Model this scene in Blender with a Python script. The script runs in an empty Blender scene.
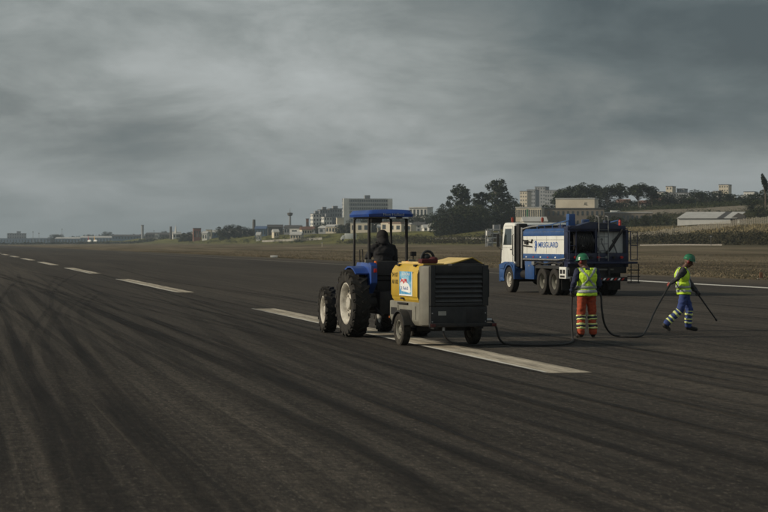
import bpy, bmesh, math, random
from mathutils import Vector, Matrix, noise as mnoise

R = math.radians
rnd = random.Random(7)
scene = bpy.context.scene
COL = scene.collection

# ------------------------------------------------------------------ camera
FPX, CX, HY, CAMZ = 1950.0, 384.0, 243.0, 2.0      # focal length in photo pixels, centre column, horizon row, eye height
cam_d = bpy.data.cameras.new('Camera')
cam_d.sensor_width = 36.0
cam_d.lens = 36.0 * FPX / 768.0
cam_d.clip_start, cam_d.clip_end = 0.5, 30000.0
cam_d.dof.use_dof = True
cam_d.dof.focus_distance = 42.0
cam_d.dof.aperture_fstop = 5.6
cam = bpy.data.objects.new('Camera', cam_d)
COL.objects.link(cam)
cam.location = (0, 0, CAMZ)
cam.rotation_euler = (R(90) - math.atan((256 - HY) / FPX), 0, 0)
scene.camera = cam

# ------------------------------------------------------------------ sky (overcast) and sun
SUN_AZ, SUN_EL = R(-99), R(24)                      # from the left, a little behind the camera; azimuth from +Y towards +X
world = bpy.data.worlds.new('World')
scene.world = world
world.use_nodes = True
wn, wl = world.node_tree.nodes, world.node_tree.links
wn.clear()

def WN(t, **k):
    n = wn.new(t)
    for a, v in k.items():
        setattr(n, a, v)
    return n

w_out = WN('ShaderNodeOutputWorld')
w_bg = WN('ShaderNodeBackground')
w_bg.inputs['Strength'].default_value = 0.1
w_sky = WN('ShaderNodeTexSky', sky_type='NISHITA', sun_disc=False, sun_elevation=SUN_EL, sun_rotation=SUN_AZ,
           air_density=1.6, dust_density=3.0)
w_tc = WN('ShaderNodeTexCoord')
w_sep = WN('ShaderNodeSeparateXYZ')
wl.new(w_tc.outputs['Generated'], w_sep.inputs[0])
w_max = WN('ShaderNodeMath', operation='MAXIMUM'); w_max.inputs[1].default_value = 0.0
wl.new(w_sep.outputs['Z'], w_max.inputs[0])
w_add = WN('ShaderNodeMath', operation='ADD'); w_add.inputs[1].default_value = 0.30
wl.new(w_max.outputs[0], w_add.inputs[0])
w_dx = WN('ShaderNodeMath', operation='DIVIDE'); wl.new(w_sep.outputs['X'], w_dx.inputs[0]); wl.new(w_add.outputs[0], w_dx.inputs[1])
w_dy = WN('ShaderNodeMath', operation='DIVIDE'); wl.new(w_sep.outputs['Y'], w_dy.inputs[0]); wl.new(w_add.outputs[0], w_dy.inputs[1])
w_cmb = WN('ShaderNodeCombineXYZ')
wl.new(w_dx.outputs[0], w_cmb.inputs['X']); wl.new(w_dy.outputs[0], w_cmb.inputs['Y'])
CLOUD_OFF = (5.56, -13.98, 0.4)
w_off = WN('ShaderNodeVectorMath', operation='ADD'); w_off.inputs[1].default_value = CLOUD_OFF
wl.new(w_cmb.outputs[0], w_off.inputs[0])
w_n1 = WN('ShaderNodeTexNoise'); w_n1.inputs['Scale'].default_value = 1.15; w_n1.inputs['Detail'].default_value = 3; w_n1.inputs['Roughness'].default_value = 0.45
w_n2 = WN('ShaderNodeTexNoise'); w_n2.inputs['Scale'].default_value = 4.2; w_n2.inputs['Detail'].default_value = 10; w_n2.inputs['Roughness'].default_value = 0.6
w_n2.inputs['Distortion'].default_value = 0.3
wl.new(w_off.outputs[0], w_n1.inputs['Vector']); wl.new(w_off.outputs[0], w_n2.inputs['Vector'])
w_mx = WN('ShaderNodeMix', data_type='FLOAT'); w_mx.inputs[0].default_value = 0.32
wl.new(w_n1.outputs['Fac'], w_mx.inputs[2]); wl.new(w_n2.outputs['Fac'], w_mx.inputs[3])
w_ramp = WN('ShaderNodeValToRGB')
e = w_ramp.color_ramp.elements
e[0].position, e[0].color = 0.36, (0.66, 0.90, 1.06, 1)
e[1].position, e[1].color = 0.66, (4.6, 4.95, 5.0, 1)
for q_, c_ in ((0.43, (1.15, 1.46, 1.60)), (0.50, (1.95, 2.22, 2.28)), (0.55, (2.75, 3.05, 3.08)), (0.60, (3.75, 4.05, 4.08))):
    e.new(q_).color = (*c_, 1)
wl.new(w_mx.outputs[0], w_ramp.inputs[0])
# thick distant air near the horizon evens the clouds out
w_hz = WN('ShaderNodeMapRange'); w_hz.inputs['From Min'].default_value = 0.0; w_hz.inputs['From Max'].default_value = 0.06
w_hz.inputs['To Min'].default_value = 0.62; w_hz.inputs['To Max'].default_value = 0.0
wl.new(w_max.outputs[0], w_hz.inputs['Value'])
w_hmix = WN('ShaderNodeMix', data_type='RGBA')
wl.new(w_hz.outputs[0], w_hmix.inputs[0]); wl.new(w_ramp.outputs[0], w_hmix.inputs[6])
w_hmix.inputs[7].default_value = (1.75, 2.12, 2.22, 1)
w_fin = WN('ShaderNodeMix', data_type='RGBA'); w_fin.inputs[0].default_value = 0.93
wl.new(w_sky.outputs[0], w_fin.inputs[6]); wl.new(w_hmix.outputs[2], w_fin.inputs[7])
wl.new(w_fin.outputs[2], w_bg.inputs['Color'])
wl.new(w_bg.outputs[0], w_out.inputs['Surface'])

sun_d = bpy.data.lights.new('Sun', 'SUN')
sun_d.energy = 3.4
sun_d.angle = R(5)
sun_d.color = (1.0, 0.89, 0.71)
sun = bpy.data.objects.new('Sun', sun_d)
COL.objects.link(sun)
sdir = Vector((math.sin(SUN_AZ) * math.cos(SUN_EL), math.cos(SUN_AZ) * math.cos(SUN_EL), math.sin(SUN_EL)))
sun.rotation_euler = sdir.to_track_quat('Z', 'Y').to_euler()
sun.location = (-30, 0, 40)

scene.view_settings.view_transform = 'Standard'
scene.view_settings.look = 'None'
scene.view_settings.exposure = 0.0
scene.view_settings.gamma = 1.0
scene.view_settings.use_curve_mapping = False
scene.cycles.use_denoising = True
scene.cycles.transparent_max_bounces = 16

# ------------------------------------------------------------------ frame of the runway
RA = math.atan(434.0 / FPX)                          # the runway runs off to the left of the view axis
RD = Vector((-math.sin(RA), math.cos(RA)))           # along
RN = Vector((math.cos(RA), math.sin(RA)))            # across, to the right
S0 = 9.3                                             # centreline offset from the camera

def sstep(a, b, x):
    t = min(1.0, max(0.0, (x - a) / (b - a)))
    return t * t * (3 - 2 * t)

def terrain(x, y):
    s = RN.x * x + RN.y * y - S0
    h = 0.0
    if s > 33:
        h = 1.1 * sstep(33, 185, s) + 0.3 * sstep(150, 190, s)
        h += 7.0 * sstep(186, 246, s) + 0.018 * max(0, s - 240)
        h += 9.0 * sstep(262, 330, s) * sstep(55, 105, x)
        h += 0.25 * mnoise.noise(Vector((x / 45, y / 45, 0))) * sstep(40, 120, s)
    elif s < -60:
        h = -0.2
    return h

def gp(px, py):                                      # a pixel of the flat pavement as a ground point
    Y = CAMZ * FPX / (py - HY)
    return Vector(((px - CX) * Y / FPX, Y, 0))

def st(s, t, z=0.0):                                 # runway frame to world
    v = RN * (s + S0) + RD * t
    return Vector((v.x, v.y, z))

def bgp(px, Y):                                      # background column at distance Y, on the terrain
    X = (px - CX) * Y / FPX
    return Vector((X, Y, terrain(X, Y)))

def zrow(row, Y):
    return CAMZ + (HY - row) * Y / FPX

# ------------------------------------------------------------------ materials
MATS = {}
def mat(name, col, rough=0.6, var=0.25, scale=3.0, metal=0.0, spec=0.4, dirt=0.0, dirtcol=(0.06, 0.05, 0.04), bump=0.0, coat=0.0, trans=0.0, detail=4):
    if name in MATS:
        return MATS[name]
    m = bpy.data.materials.new(name)
    m.use_nodes = True
    nt = m.node_tree; n = nt.nodes; l = nt.links
    b = n['Principled BSDF']
    b.inputs['Roughness'].default_value = rough
    b.inputs['Metallic'].default_value = metal
    b.inputs['Specular IOR Level'].default_value = spec
    if coat: b.inputs['Coat Weight'].default_value = coat; b.inputs['Coat Roughness'].default_value = 0.25
    tc = n.new('ShaderNodeTexCoord')
    no = n.new('ShaderNodeTexNoise'); no.inputs['Scale'].default_value = scale; no.inputs['Detail'].default_value = detail
    l.new(tc.outputs['Object'], no.inputs['Vector'])
    r = n.new('ShaderNodeValToRGB')
    lo = [c * (1 - var) for c in col]; hi = [min(1, c * (1 + var)) for c in col]
    r.color_ramp.elements[0].position = 0.3; r.color_ramp.elements[0].color = (*lo, 1)
    r.color_ramp.elements[1].position = 0.7; r.color_ramp.elements[1].color = (*hi, 1)
    l.new(no.outputs['Fac'], r.inputs[0])
    out = r.outputs[0]
    if dirt:
        n2 = n.new('ShaderNodeTexNoise'); n2.inputs['Scale'].default_value = scale * 1.7; n2.inputs['Detail'].default_value = 8; n2.inputs['Roughness'].default_value = 0.65
        l.new(tc.outputs['Object'], n2.inputs['Vector'])
        r2 = n.new('ShaderNodeMapRange'); r2.inputs['From Min'].default_value = 0.42; r2.inputs['From Max'].default_value = 0.75
        r2.inputs['To Max'].default_value = dirt
        l.new(n2.outputs['Fac'], r2.inputs['Value'])
        mx = n.new('ShaderNodeMix'); mx.data_type = 'RGBA'; mx.inputs[7].default_value = (*dirtcol, 1)
        l.new(r2.outputs[0], mx.inputs[0]); l.new(out, mx.inputs[6]); out = mx.outputs[2]
    l.new(out, b.inputs['Base Color'])
    if bump:
        n3 = n.new('ShaderNodeTexNoise'); n3.inputs['Scale'].default_value = scale * 6; n3.inputs['Detail'].default_value = 6
        l.new(tc.outputs['Object'], n3.inputs['Vector'])
        bp = n.new('ShaderNodeBump'); bp.inputs['Strength'].default_value = bump; bp.inputs['Distance'].default_value = 0.02
        l.new(n3.outputs['Fac'], bp.inputs['Height']); l.new(bp.outputs[0], b.inputs['Normal'])
    MATS[name] = m
    return m

rubber = mat('rubber', (0.022, 0.021, 0.020), 0.85, 0.35, 6, spec=0.2, dirt=0.5, dirtcol=(0.07, 0.062, 0.05))
rubber_dusty = mat('rubber_dusty', (0.032, 0.030, 0.027), 0.9, 0.35, 6, spec=0.15, dirt=0.7, dirtcol=(0.10, 0.088, 0.07))
blackm = mat('black_metal', (0.016, 0.016, 0.017), 0.55, 0.3, 4, spec=0.3, dirt=0.4)
blackp = mat('black_plastic', (0.022, 0.023, 0.024), 0.6, 0.3, 4, spec=0.35, dirt=0.35, dirtcol=(0.06, 0.055, 0.05))
blue = mat('tractor_blue', (0.016, 0.062, 0.28), 0.35, 0.2, 3, coat=0.3, dirt=0.35)
tblue = mat('truck_blue', (0.020, 0.074, 0.225), 0.4, 0.2, 2, coat=0.25, dirt=0.35)
navy = mat('navy_paint', (0.005, 0.011, 0.046), 0.45, 0.25, 2, coat=0.2, dirt=0.4)
white = mat('white_paint', (0.70, 0.71, 0.675), 0.4, 0.05, 2, coat=0.2, dirt=0.22, dirtcol=(0.30, 0.27, 0.22))
cream = mat('wheel_cream', (0.50, 0.48, 0.42), 0.5, 0.15, 5, dirt=0.8, dirtcol=(0.16, 0.13, 0.10))
yellow = mat('machine_yellow', (0.52, 0.345, 0.035), 0.45, 0.10, 2, coat=0.15, dirt=0.35, dirtcol=(0.22, 0.15, 0.05))
lidcream = mat('sunlit_top_yellow', (0.70, 0.52, 0.20), 0.5, 0.12, 3, dirt=0.35, dirtcol=(0.3, 0.22, 0.10))  # paler copy of the yellow; sunlight on the roof is put into its colour
grey = mat('machine_grey', (0.175, 0.172, 0.145), 0.6, 0.15, 3, dirt=0.6, dirtcol=(0.11, 0.095, 0.075))
steel = mat('bare_steel', (0.35, 0.35, 0.35), 0.45, 0.2, 6, metal=0.6, dirt=0.4)
glassd = mat('dark_glass', (0.03, 0.040, 0.042), 0.06, 0.1, 1, spec=1.0)
redl = mat('red_lens', (0.45, 0.02, 0.012), 0.3, 0.15, 5)
orangel = mat('orange_lens', (0.75, 0.16, 0.02), 0.3, 0.15, 5)
inkblue = mat('lettering_blue', (0.02, 0.09, 0.32), 0.5, 0.1)
inkwhite = mat('lettering_white', (0.75, 0.76, 0.76), 0.5, 0.1)
inkblack = mat('lettering_black', (0.035, 0.032, 0.02), 0.6, 0.1)
inkred = mat('lettering_red', (0.55, 0.03, 0.04), 0.5, 0.1)
skin = mat('skin', (0.105, 0.052, 0.034), 0.55, 0.15, 8)
hivis = mat('hi_vis_yellow', (0.58, 0.86, 0.05), 0.7, 0.08, 12, dirt=0.35, dirtcol=(0.20, 0.26, 0.05), bump=0.3)
refl = mat('reflective_tape', (0.34, 0.37, 0.36), 0.45, 0.12, 15)
refly = mat('reflective_tape_lime', (0.62, 0.68, 0.26), 0.5, 0.15, 15)
orange_cloth = mat('orange_trousers', (0.36, 0.060, 0.022), 0.85, 0.2, 9, dirt=0.35, bump=0.3)
navy_cloth = mat('navy_cloth', (0.018, 0.024, 0.055), 0.85, 0.25, 9, bump=0.3)
blue_cloth = mat('blue_trousers', (0.030, 0.055, 0.19), 0.85, 0.25, 9, dirt=0.3, bump=0.3)
grey_cloth = mat('dark_grey_shirt', (0.045, 0.045, 0.05), 0.85, 0.3, 9, bump=0.3)
black_cloth = mat('black_hoodie', (0.015, 0.015, 0.017), 0.9, 0.3, 9, bump=0.4)
boot = mat('black_boots', (0.016, 0.015, 0.014), 0.7, 0.2, 9)
helmg = mat('green_helmet', (0.010, 0.135, 0.060), 0.35, 0.1, 5, coat=0.3, dirt=0.2)
hosem = mat('black_hose', (0.014, 0.014, 0.014), 0.7, 0.3, 4, dirt=0.4)
concrete = mat('concrete', (0.26, 0.25, 0.22), 0.9, 0.2, 0.4, dirt=0.4)
bark = mat('bark', (0.09, 0.072, 0.055), 0.9, 0.3, 0.6)

# ------------------------------------------------------------------ mesh helpers
def box(bm, x0, x1, y0, y1, z0, z1, bev=0.0, M=None):
    x0, x1 = sorted((x0, x1)); y0, y1 = sorted((y0, y1)); z0, z1 = sorted((z0, z1))
    vs = [bm.verts.new(v) for v in ((x0, y0, z0), (x1, y0, z0), (x1, y1, z0), (x0, y1, z0), (x0, y0, z1), (x1, y0, z1), (x1, y1, z1), (x0, y1, z1))]
    fs = [bm.faces.new([vs[i] for i in f]) for f in ((3, 2, 1, 0), (4, 5, 6, 7), (0, 1, 5, 4), (1, 2, 6, 5), (2, 3, 7, 6), (3, 0, 4, 7))]
    if M is not None:
        bmesh.ops.transform(bm, matrix=M, verts=vs)
    if bev:
        es = list({ed for f in fs for ed in f.edges})
        bmesh.ops.bevel(bm, geom=es, offset=bev, segments=2, affect='EDGES', profile=0.6)

def ring_frame(d):
    d = d.normalized()
    a = Vector((0, 0, 1)) if abs(d.z) < 0.9 else Vector((1, 0, 0))
    u = d.cross(a).normalized(); v = u.cross(d)   # (u, v, -d) orientation handled by normals recalculation
    return u, v

def tube(bm, pts, r, seg=8, caps=True):
    pts = [Vector(p) for p in pts]
    rs = r if isinstance(r, (list, tuple)) else [r] * len(pts)
    rings = []; u = None
    for i, p in enumerate(pts):
        d = (pts[min(i + 1, len(pts) - 1)] - pts[max(i - 1, 0)]).normalized()
        if u is None:
            u, v = ring_frame(d)
        else:
            u = (u - d * u.dot(d)).normalized()
        v = d.cross(u)
        rings.append([bm.verts.new(p + (u * math.cos(2 * math.pi * k / seg) + v * math.sin(2 * math.pi * k / seg)) * rs[i]) for k in range(seg)])
    for a, b in zip(rings, rings[1:]):
        for k in range(seg):
            bm.faces.new((a[k], a[(k + 1) % seg], b[(k + 1) % seg], b[k]))
    if caps:
        bm.faces.new(rings[0][::-1]); bm.faces.new(rings[-1])

def cyl(bm, p0, p1, r0, r1=None, seg=16):
    tube(bm, [p0, p1], [r0, r0 if r1 is None else r1], seg)

def lathe_x(bm, prof, c=(0, 0, 0), seg=36):
    """profile of (x, radius) turned about the X axis through c; closed if the last equals the first"""
    rings = []
    for (x, r) in prof:
        rings.append([bm.verts.new((c[0] + x, c[1] + r * math.cos(2 * math.pi * k / seg), c[2] + r * math.sin(2 * math.pi * k / seg))) for k in range(seg)])
    for a, b in zip(rings, rings[1:]):
        for k in range(seg):
            bm.faces.new((a[k], a[(k + 1) % seg], b[(k + 1) % seg], b[k]))
    return rings

def prism(bm, poly, axis, a0, a1, bev=0.0):
    """polygon in the two other axes (x: (y,z), y: (x,z), z: (x,y)) extruded along axis"""
    def P(p, a):
        return (a, p[0], p[1]) if axis == 'x' else (p[0], a, p[1]) if axis == 'y' else (p[0], p[1], a)
    A = [bm.verts.new(P(p, a0)) for p in poly]; B = [bm.verts.new(P(p, a1)) for p in poly]
    fs = [bm.faces.new(A), bm.faces.new(B[::-1])]
    n = len(poly)
    for i in range(n):
        fs.append(bm.faces.new((A[i], B[i], B[(i + 1) % n], A[(i + 1) % n])))
    if bev:
        bmesh.ops.recalc_face_normals(bm, faces=fs)
        bmesh.ops.bevel(bm, geom=list({ed for f in fs for ed in f.edges}), offset=bev, segments=2, affect='EDGES', profile=0.6)

def ball(bm, c, rx, ry=None, rz=None, seg=12, rings=8, rot=None):
    ry = rx if ry is None else ry; rz = rx if rz is None else rz
    M = Matrix.Translation(c) @ (rot if rot is not None else Matrix.Identity(4)) @ Matrix.Diagonal((rx, ry, rz, 1))
    bmesh.ops.create_uvsphere(bm, u_segments=seg, v_segments=rings, radius=1, matrix=M)

def finish(bm, name, m, smooth=35):
    bmesh.ops.recalc_face_normals(bm, faces=bm.faces)
    me = bpy.data.meshes.new(name)
    bm.to_mesh(me); bm.free()
    if m is not None:
        me.materials.append(m)
    if smooth:
        me.polygons.foreach_set('use_smooth', [True] * len(me.polygons))
        me.set_sharp_from_angle(angle=R(smooth))
    return me

def obj(name, bm, m, parent=None, loc=(0, 0, 0), rot=(0, 0, 0), smooth=35, label=None):
    o = bpy.data.objects.new(name, finish(bm, name, m, smooth))
    COL.objects.link(o)
    o.location = loc; o.rotation_euler = rot
    if parent is not None:
        o.parent = parent
    if label:
        o['label'] = label
    return o

def link(name, me, parent=None, loc=(0, 0, 0), rot=(0, 0, 0), scale=(1, 1, 1)):
    o = bpy.data.objects.new(name, me); COL.objects.link(o)
    o.location = loc; o.rotation_euler = rot; o.scale = scale
    if parent is not None: o.parent = parent
    return o

def tag(o, label=None, cat=None, group=None, kind=None):
    if label: o['label'] = label
    if cat: o['category'] = cat
    if group: o['group'] = group
    if kind: o['kind'] = kind
    return o

def thing(name, label, cat, loc=(0, 0, 0), rz=0.0, group=None):
    o = bpy.data.objects.new(name, None); COL.objects.link(o)
    o.empty_display_size = 0.3
    o.location = loc; o.rotation_euler = (0, 0, rz)
    return tag(o, label, cat, group)

def B(): return bmesh.new()

def part(name, m, parent, *fns, smooth=35, label=None):
    bm = B()
    for f in fns: f(bm)
    return obj(name, bm, m, parent, smooth=smooth, label=label)

def bx(*a, **k): return lambda bm: box(bm, *a, **k)
def tb(*a, **k): return lambda bm: tube(bm, *a, **k)
def pr(*a, **k): return lambda bm: prism(bm, *a, **k)
def bl(*a, **k): return lambda bm: ball(bm, *a, **k)

def text(name, body, m, parent, origin, right, up, width, height, depth=0.004, bold=0.0):
    cu = bpy.data.curves.new(name, 'FONT'); cu.body = body; cu.extrude = 0.5; cu.align_x = 'CENTER'; cu.align_y = 'CENTER'; cu.offset = bold; cu.resolution_u = 3
    t = bpy.data.objects.new(name, cu); COL.objects.link(t)
    dg = bpy.context.evaluated_depsgraph_get()
    me = bpy.data.meshes.new_from_object(t.evaluated_get(dg))
    bpy.data.objects.remove(t); bpy.data.curves.remove(cu)
    xs = [v.co.x for v in me.vertices]; ys = [v.co.y for v in me.vertices]
    cx, cy = (max(xs) + min(xs)) / 2, (max(ys) + min(ys)) / 2
    sx, sy = width / (max(xs) - min(xs)), height / (max(ys) - min(ys))
    right = Vector(right); up = Vector(up); nrm = right.cross(up); origin = Vector(origin)
    for v in me.vertices:
        v.co = origin + right * ((v.co.x - cx) * sx) + up * ((v.co.y - cy) * sy) + nrm * ((v.co.z + 0.5) * depth)
    me.materials.clear(); me.materials.append(m)
    return link(name, me, parent)

def wheel(parent, c, D, w, rimD, tyre_m, rim_m, side, steer=0.0, lugs=0, bolts=8, dual=False):
    """side: -1 left, +1 right; the wheel lies about its own X axis"""
    r, h, rr = D / 2, w / 2, rimD / 2
    bm = B(); cyl(bm, (-h * 0.5, 0, 0), (side * h * 0.62, 0, 0), rr * 0.30, rr * 0.26, 18)
    hub = obj('wheel', bm, rim_m, parent, c, (0, 0, steer))
    bm = B()
    sh = r * 0.985 if not lugs else r * 0.955
    prof = [(-h * 0.72, rr), (-h * 0.95, rr * 1.10), (-h, (rr + r) / 2), (-h * 0.94, sh * 0.955), (-h * 0.75, sh), (0, sh * 1.008), (h * 0.75, sh), (h * 0.94, sh * 0.955), (h, (rr + r) / 2), (h * 0.95, rr * 1.10), (h * 0.72, rr)]
    if dual:
        g = 0.04
        prof = [(x * 0.47 - h * 0.53, q) for x, q in prof] + [(-g / 2, rr * 0.9), (g / 2, rr * 0.9)] + [(x * 0.47 + h * 0.53, q) for x, q in prof]
    lathe_x(bm, prof, seg=44)
    if lugs:
        for k in range(lugs):
            for sd in (-1, 1):
                a = 2 * math.pi * (k + (0.5 if sd > 0 else 0)) / lugs
                Mx = Matrix.Rotation(a, 4, 'X') @ Matrix.Translation((sd * h * 0.46, 0, sh + 0.006)) @ Matrix.Rotation(sd * R(38), 4, 'Z')
                box(bm, -h * 0.58, h * 0.58, -0.022, 0.022, -0.03, (r - sh), 0.0, Mx)
                Mx = Matrix.Rotation(a + sd * 0.0, 4, 'X') @ Matrix.Translation((sd * h * 0.93, 0.075, sh - 0.035))
                box(bm, -0.018, 0.018, -0.03, 0.03, -0.05, 0.03, 0.0, Mx)
    else:
        for k in range(4):                                   # ribs between the tread grooves
            x = (k - 1.5) * h * 0.42
            if not dual:
                lathe_x(bm, [(x - h * 0.16, sh * 0.99), (x - h * 0.16, r), (x + h * 0.16, r), (x + h * 0.16, sh * 0.99)], seg=44)
    obj('tyre', bm, tyre_m, hub)
    bm = B()
    dish = side * h * 0.15
    lathe_x(bm, [(side * h * 0.80, rr * 1.04), (side * h * 0.84, rr * 0.98), (side * h * 0.70, rr * 0.90), (dish, rr * 0.80), (dish + side * 0.02, rr * 0.45), (dish + side * 0.05, rr * 0.2), (dish + side * 0.05, 0.001)], seg=36)
    lathe_x(bm, [(-h * 0.80, rr * 1.02), (-h * 0.5, rr * 0.86), (dish - side * 0.01, rr * 0.82)], seg=36)
    for k in range(bolts):
        a = 2 * math.pi * k / bolts
        yy, zz = math.cos(a) * rr * 0.5, math.sin(a) * rr * 0.5
        cyl(bm, (dish, yy, zz), (dish + side * 0.05, yy, zz), rr * 0.055, seg=6)
    obj('rim', bm, rim_m, hub)
    bm = B(); cyl(bm, (dish + side * 0.004, 0, rr * 0.66), (dish + side * 0.020, 0, rr * 0.66), rr * 0.10, seg=10)
    hole = finish(bm, 'rim_hole', blackm)
    for k in range(6):
        link('rim_hole', hole, hub, rot=(2 * math.pi * (k + 0.5) / 6, 0, 0))
    return hub

# ================================================================== SETTING
def st_nodes(m):
    n, l = m.node_tree.nodes, m.node_tree.links
    geo = n.new('ShaderNodeNewGeometry')
    outs = []
    for v in (RN, RD):
        d = n.new('ShaderNodeVectorMath'); d.operation = 'DOT_PRODUCT'; d.inputs[1].default_value = (v.x, v.y, 0)
        l.new(geo.outputs['Position'], d.inputs[0]); outs.append(d.outputs['Value'])
    return geo, outs[0], outs[1]

def streak(m, s, t, ks, kt, detail=4, rough=0.55, off=0.0, dist=0.0):
    n, l = m.node_tree.nodes, m.node_tree.links
    c = n.new('ShaderNodeCombineXYZ')
    for src, k, i in ((s, ks, 'X'), (t, kt, 'Y')):
        q = n.new('ShaderNodeMath'); q.operation = 'MULTIPLY'; q.inputs[1].default_value = k
        l.new(src, q.inputs[0]); l.new(q.outputs[0], c.inputs[i])
    c.inputs['Z'].default_value = off
    no = n.new('ShaderNodeTexNoise'); no.inputs['Scale'].default_value = 1; no.inputs['Detail'].default_value = detail
    no.inputs['Roughness'].default_value = rough; no.inputs['Distortion'].default_value = dist
    l.new(c.outputs[0], no.inputs['Vector'])
    return no.outputs['Fac']

def remap(m, src, a, b, lo=0.0, hi=1.0):
    n, l = m.node_tree.nodes, m.node_tree.links
    r = n.new('ShaderNodeMapRange'); r.inputs['From Min'].default_value = a; r.inputs['From Max'].default_value = b
    r.inputs['To Min'].default_value = lo; r.inputs['To Max'].default_value = hi
    l.new(src, r.inputs['Value'])
    return r.outputs[0]

def mixc(m, fac, a, b):
    n, l = m.node_tree.nodes, m.node_tree.links
    x = n.new('ShaderNodeMix'); x.data_type = 'RGBA'
    for v, i in ((fac, 0), (a, 6), (b, 7)):
        if isinstance(v, (tuple, list)): x.inputs[i].default_value = (*v, 1)
        elif isinstance(v, float): x.inputs[i].default_value = v
        else: l.new(v, x.inputs[i])
    return x.outputs[2]

def bumpn(m, h, strength, dist):
    n, l = m.node_tree.nodes, m.node_tree.links
    b = n.new('ShaderNodeBump'); b.inputs['Strength'].default_value = strength; b.inputs['Distance'].default_value = dist
    l.new(h, b.inputs['Height']); l.new(b.outputs[0], n['Principled BSDF'].inputs['Normal'])

def new_mat(name, rough=0.9, spec=0.2):
    m = bpy.data.materials.new(name); m.use_nodes = True
    b = m.node_tree.nodes['Principled BSDF']; b.inputs['Roughness'].default_value = rough; b.inputs['Specular IOR Level'].default_value = spec
    return m

# --- asphalt with rubber deposits drawn out along the runway
asphalt = new_mat('asphalt', 0.92, 0.15)
geo, s_, t_ = st_nodes(asphalt)
A_ = lambda ks, kt, det, ro, off, di=0.0: streak(asphalt, s_, t_, ks, kt, det, ro, off, di)
c = mixc(asphalt, remap(asphalt, A_(0.16, 0.009, 3, 0.5, 1.0, 0.4), 0.38, 0.62), (0.064, 0.055, 0.045), (0.094, 0.080, 0.064))
c = mixc(asphalt, remap(asphalt, A_(0.55, 0.012, 3, 0.5, 4.0, 0.5), 0.46, 0.66, 0.0, 0.50), c, (0.028, 0.022, 0.020))
c = mixc(asphalt, remap(asphalt, A_(2.2, 0.020, 3, 0.6, 9.0, 0.3), 0.50, 0.62, 0.0, 0.42), c, (0.024, 0.0185, 0.017))
c = mixc(asphalt, remap(asphalt, A_(5.5, 0.035, 4, 0.65, 31.0, 0.2), 0.52, 0.62, 0.0, 0.55), c, (0.020, 0.0185, 0.017))
c = mixc(asphalt, remap(asphalt, A_(3.3, 0.030, 5, 0.7, 13.0, 0.2), 0.60, 0.68, 0.0, 0.5), c, (0.150, 0.128, 0.100))
c = mixc(asphalt, remap(asphalt, A_(16.0, 0.12, 4, 0.65, 17.0), 0.52, 0.68, 0.0, 0.5), c, (0.018, 0.017, 0.016))
c = mixc(asphalt, remap(asphalt, A_(1.1, 16.0, 3, 0.6, 21.0), 0.50, 0.62, 0.0, 0.5), c, (0.022, 0.020, 0.018))
c = mixc(asphalt, remap(asphalt, A_(9.0, 3.0, 7, 0.8, 3.0), 0.44, 0.60, 0.0, 0.7), c, (0.016, 0.015, 0.014))
c = mixc(asphalt, remap(asphalt, A_(22.0, 7.0, 5, 0.8, 5.0), 0.55, 0.66, 0.0, 0.8), c, (0.20, 0.175, 0.14))
# soil blown over the shoulder
sh = remap(asphalt, s_, S0 + 27.5, S0 + 33.4)
sm_ = asphalt.node_tree.nodes.new('ShaderNodeMath'); sm_.operation = 'MULTIPLY'
asphalt.node_tree.links.new(sh, sm_.inputs[0]); asphalt.node_tree.links.new(remap(asphalt, A_(0.5, 0.06, 6, 0.7, 41.0), 0.35, 0.55), sm_.inputs[1])
c = mixc(asphalt, sm_.outputs[0], c, (0.105, 0.085, 0.060))
asphalt.node_tree.links.new(c, asphalt.node_tree.nodes['Principled BSDF'].inputs['Base Color'])
bumpn(asphalt, A_(24.0, 9.0, 6, 0.8, 2.0), 1.0, 0.02)

def grid_mesh(name, ss, ts, zf, m):
    vs, fs = [], []
    for t in ts:
        for s in ss:
            p = st(s, t); vs.append((p.x, p.y, zf(p.x, p.y)))
    n = len(ss)
    for j in range(len(ts) - 1):
        for i in range(n - 1):
            a = j * n + i
            fs.append((a, a + 1, a + n + 1, a + n))
    me = bpy.data.meshes.new(name); me.from_pydata(vs, [], fs); me.materials.append(m)
    me.polygons.foreach_set('use_smooth', [True] * len(me.polygons))
    return me

# --- ground: dry grass strip, greener slope beyond
ground_m = new_mat('dry_grass_ground', 1.0, 0.05)
geo, s_, t_ = st_nodes(ground_m)
dry = mixc(ground_m, remap(ground_m, streak(ground_m, s_, t_, 0.07, 0.010, 5, 0.6, 2.0, 0.3), 0.38, 0.62), (0.115, 0.092, 0.064), (0.25, 0.205, 0.14))
dry = mixc(ground_m, remap(ground_m, streak(ground_m, s_, t_, 0.16, 0.014, 4, 0.6, 7.0), 0.50, 0.66, 0.0, 0.7), dry, (0.050, 0.048, 0.022))
hillx = ground_m.node_tree.nodes.new('ShaderNodeSeparateXYZ'); ground_m.node_tree.links.new(geo.outputs['Position'], hillx.inputs[0])
gre = mixc(ground_m, remap(ground_m, streak(ground_m, s_, t_, 0.09, 0.02, 5, 0.65, 3.0), 0.40, 0.62), (0.085, 0.084, 0.030), (0.185, 0.180, 0.055))
gre = mixc(ground_m, remap(ground_m, hillx.outputs['X'], 30, 75), gre, mixc(ground_m, remap(ground_m, streak(ground_m, s_, t_, 0.10, 0.05, 5, 0.65, 23.0), 0.42, 0.60), (0.036, 0.033, 0.018), (0.090, 0.078, 0.044)))
c = mixc(ground_m, remap(ground_m, s_, S0 + 150, S0 + 205), dry, gre)
c = mixc(ground_m, remap(ground_m, streak(ground_m, s_, t_, 1.2, 1.2, 6, 0.75, 3.0), 0.40, 0.72, 0.0, 0.55), c, (0.030, 0.028, 0.015))
ground_m.node_tree.links.new(c, ground_m.node_tree.nodes['Principled BSDF'].inputs['Base Color'])
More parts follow.
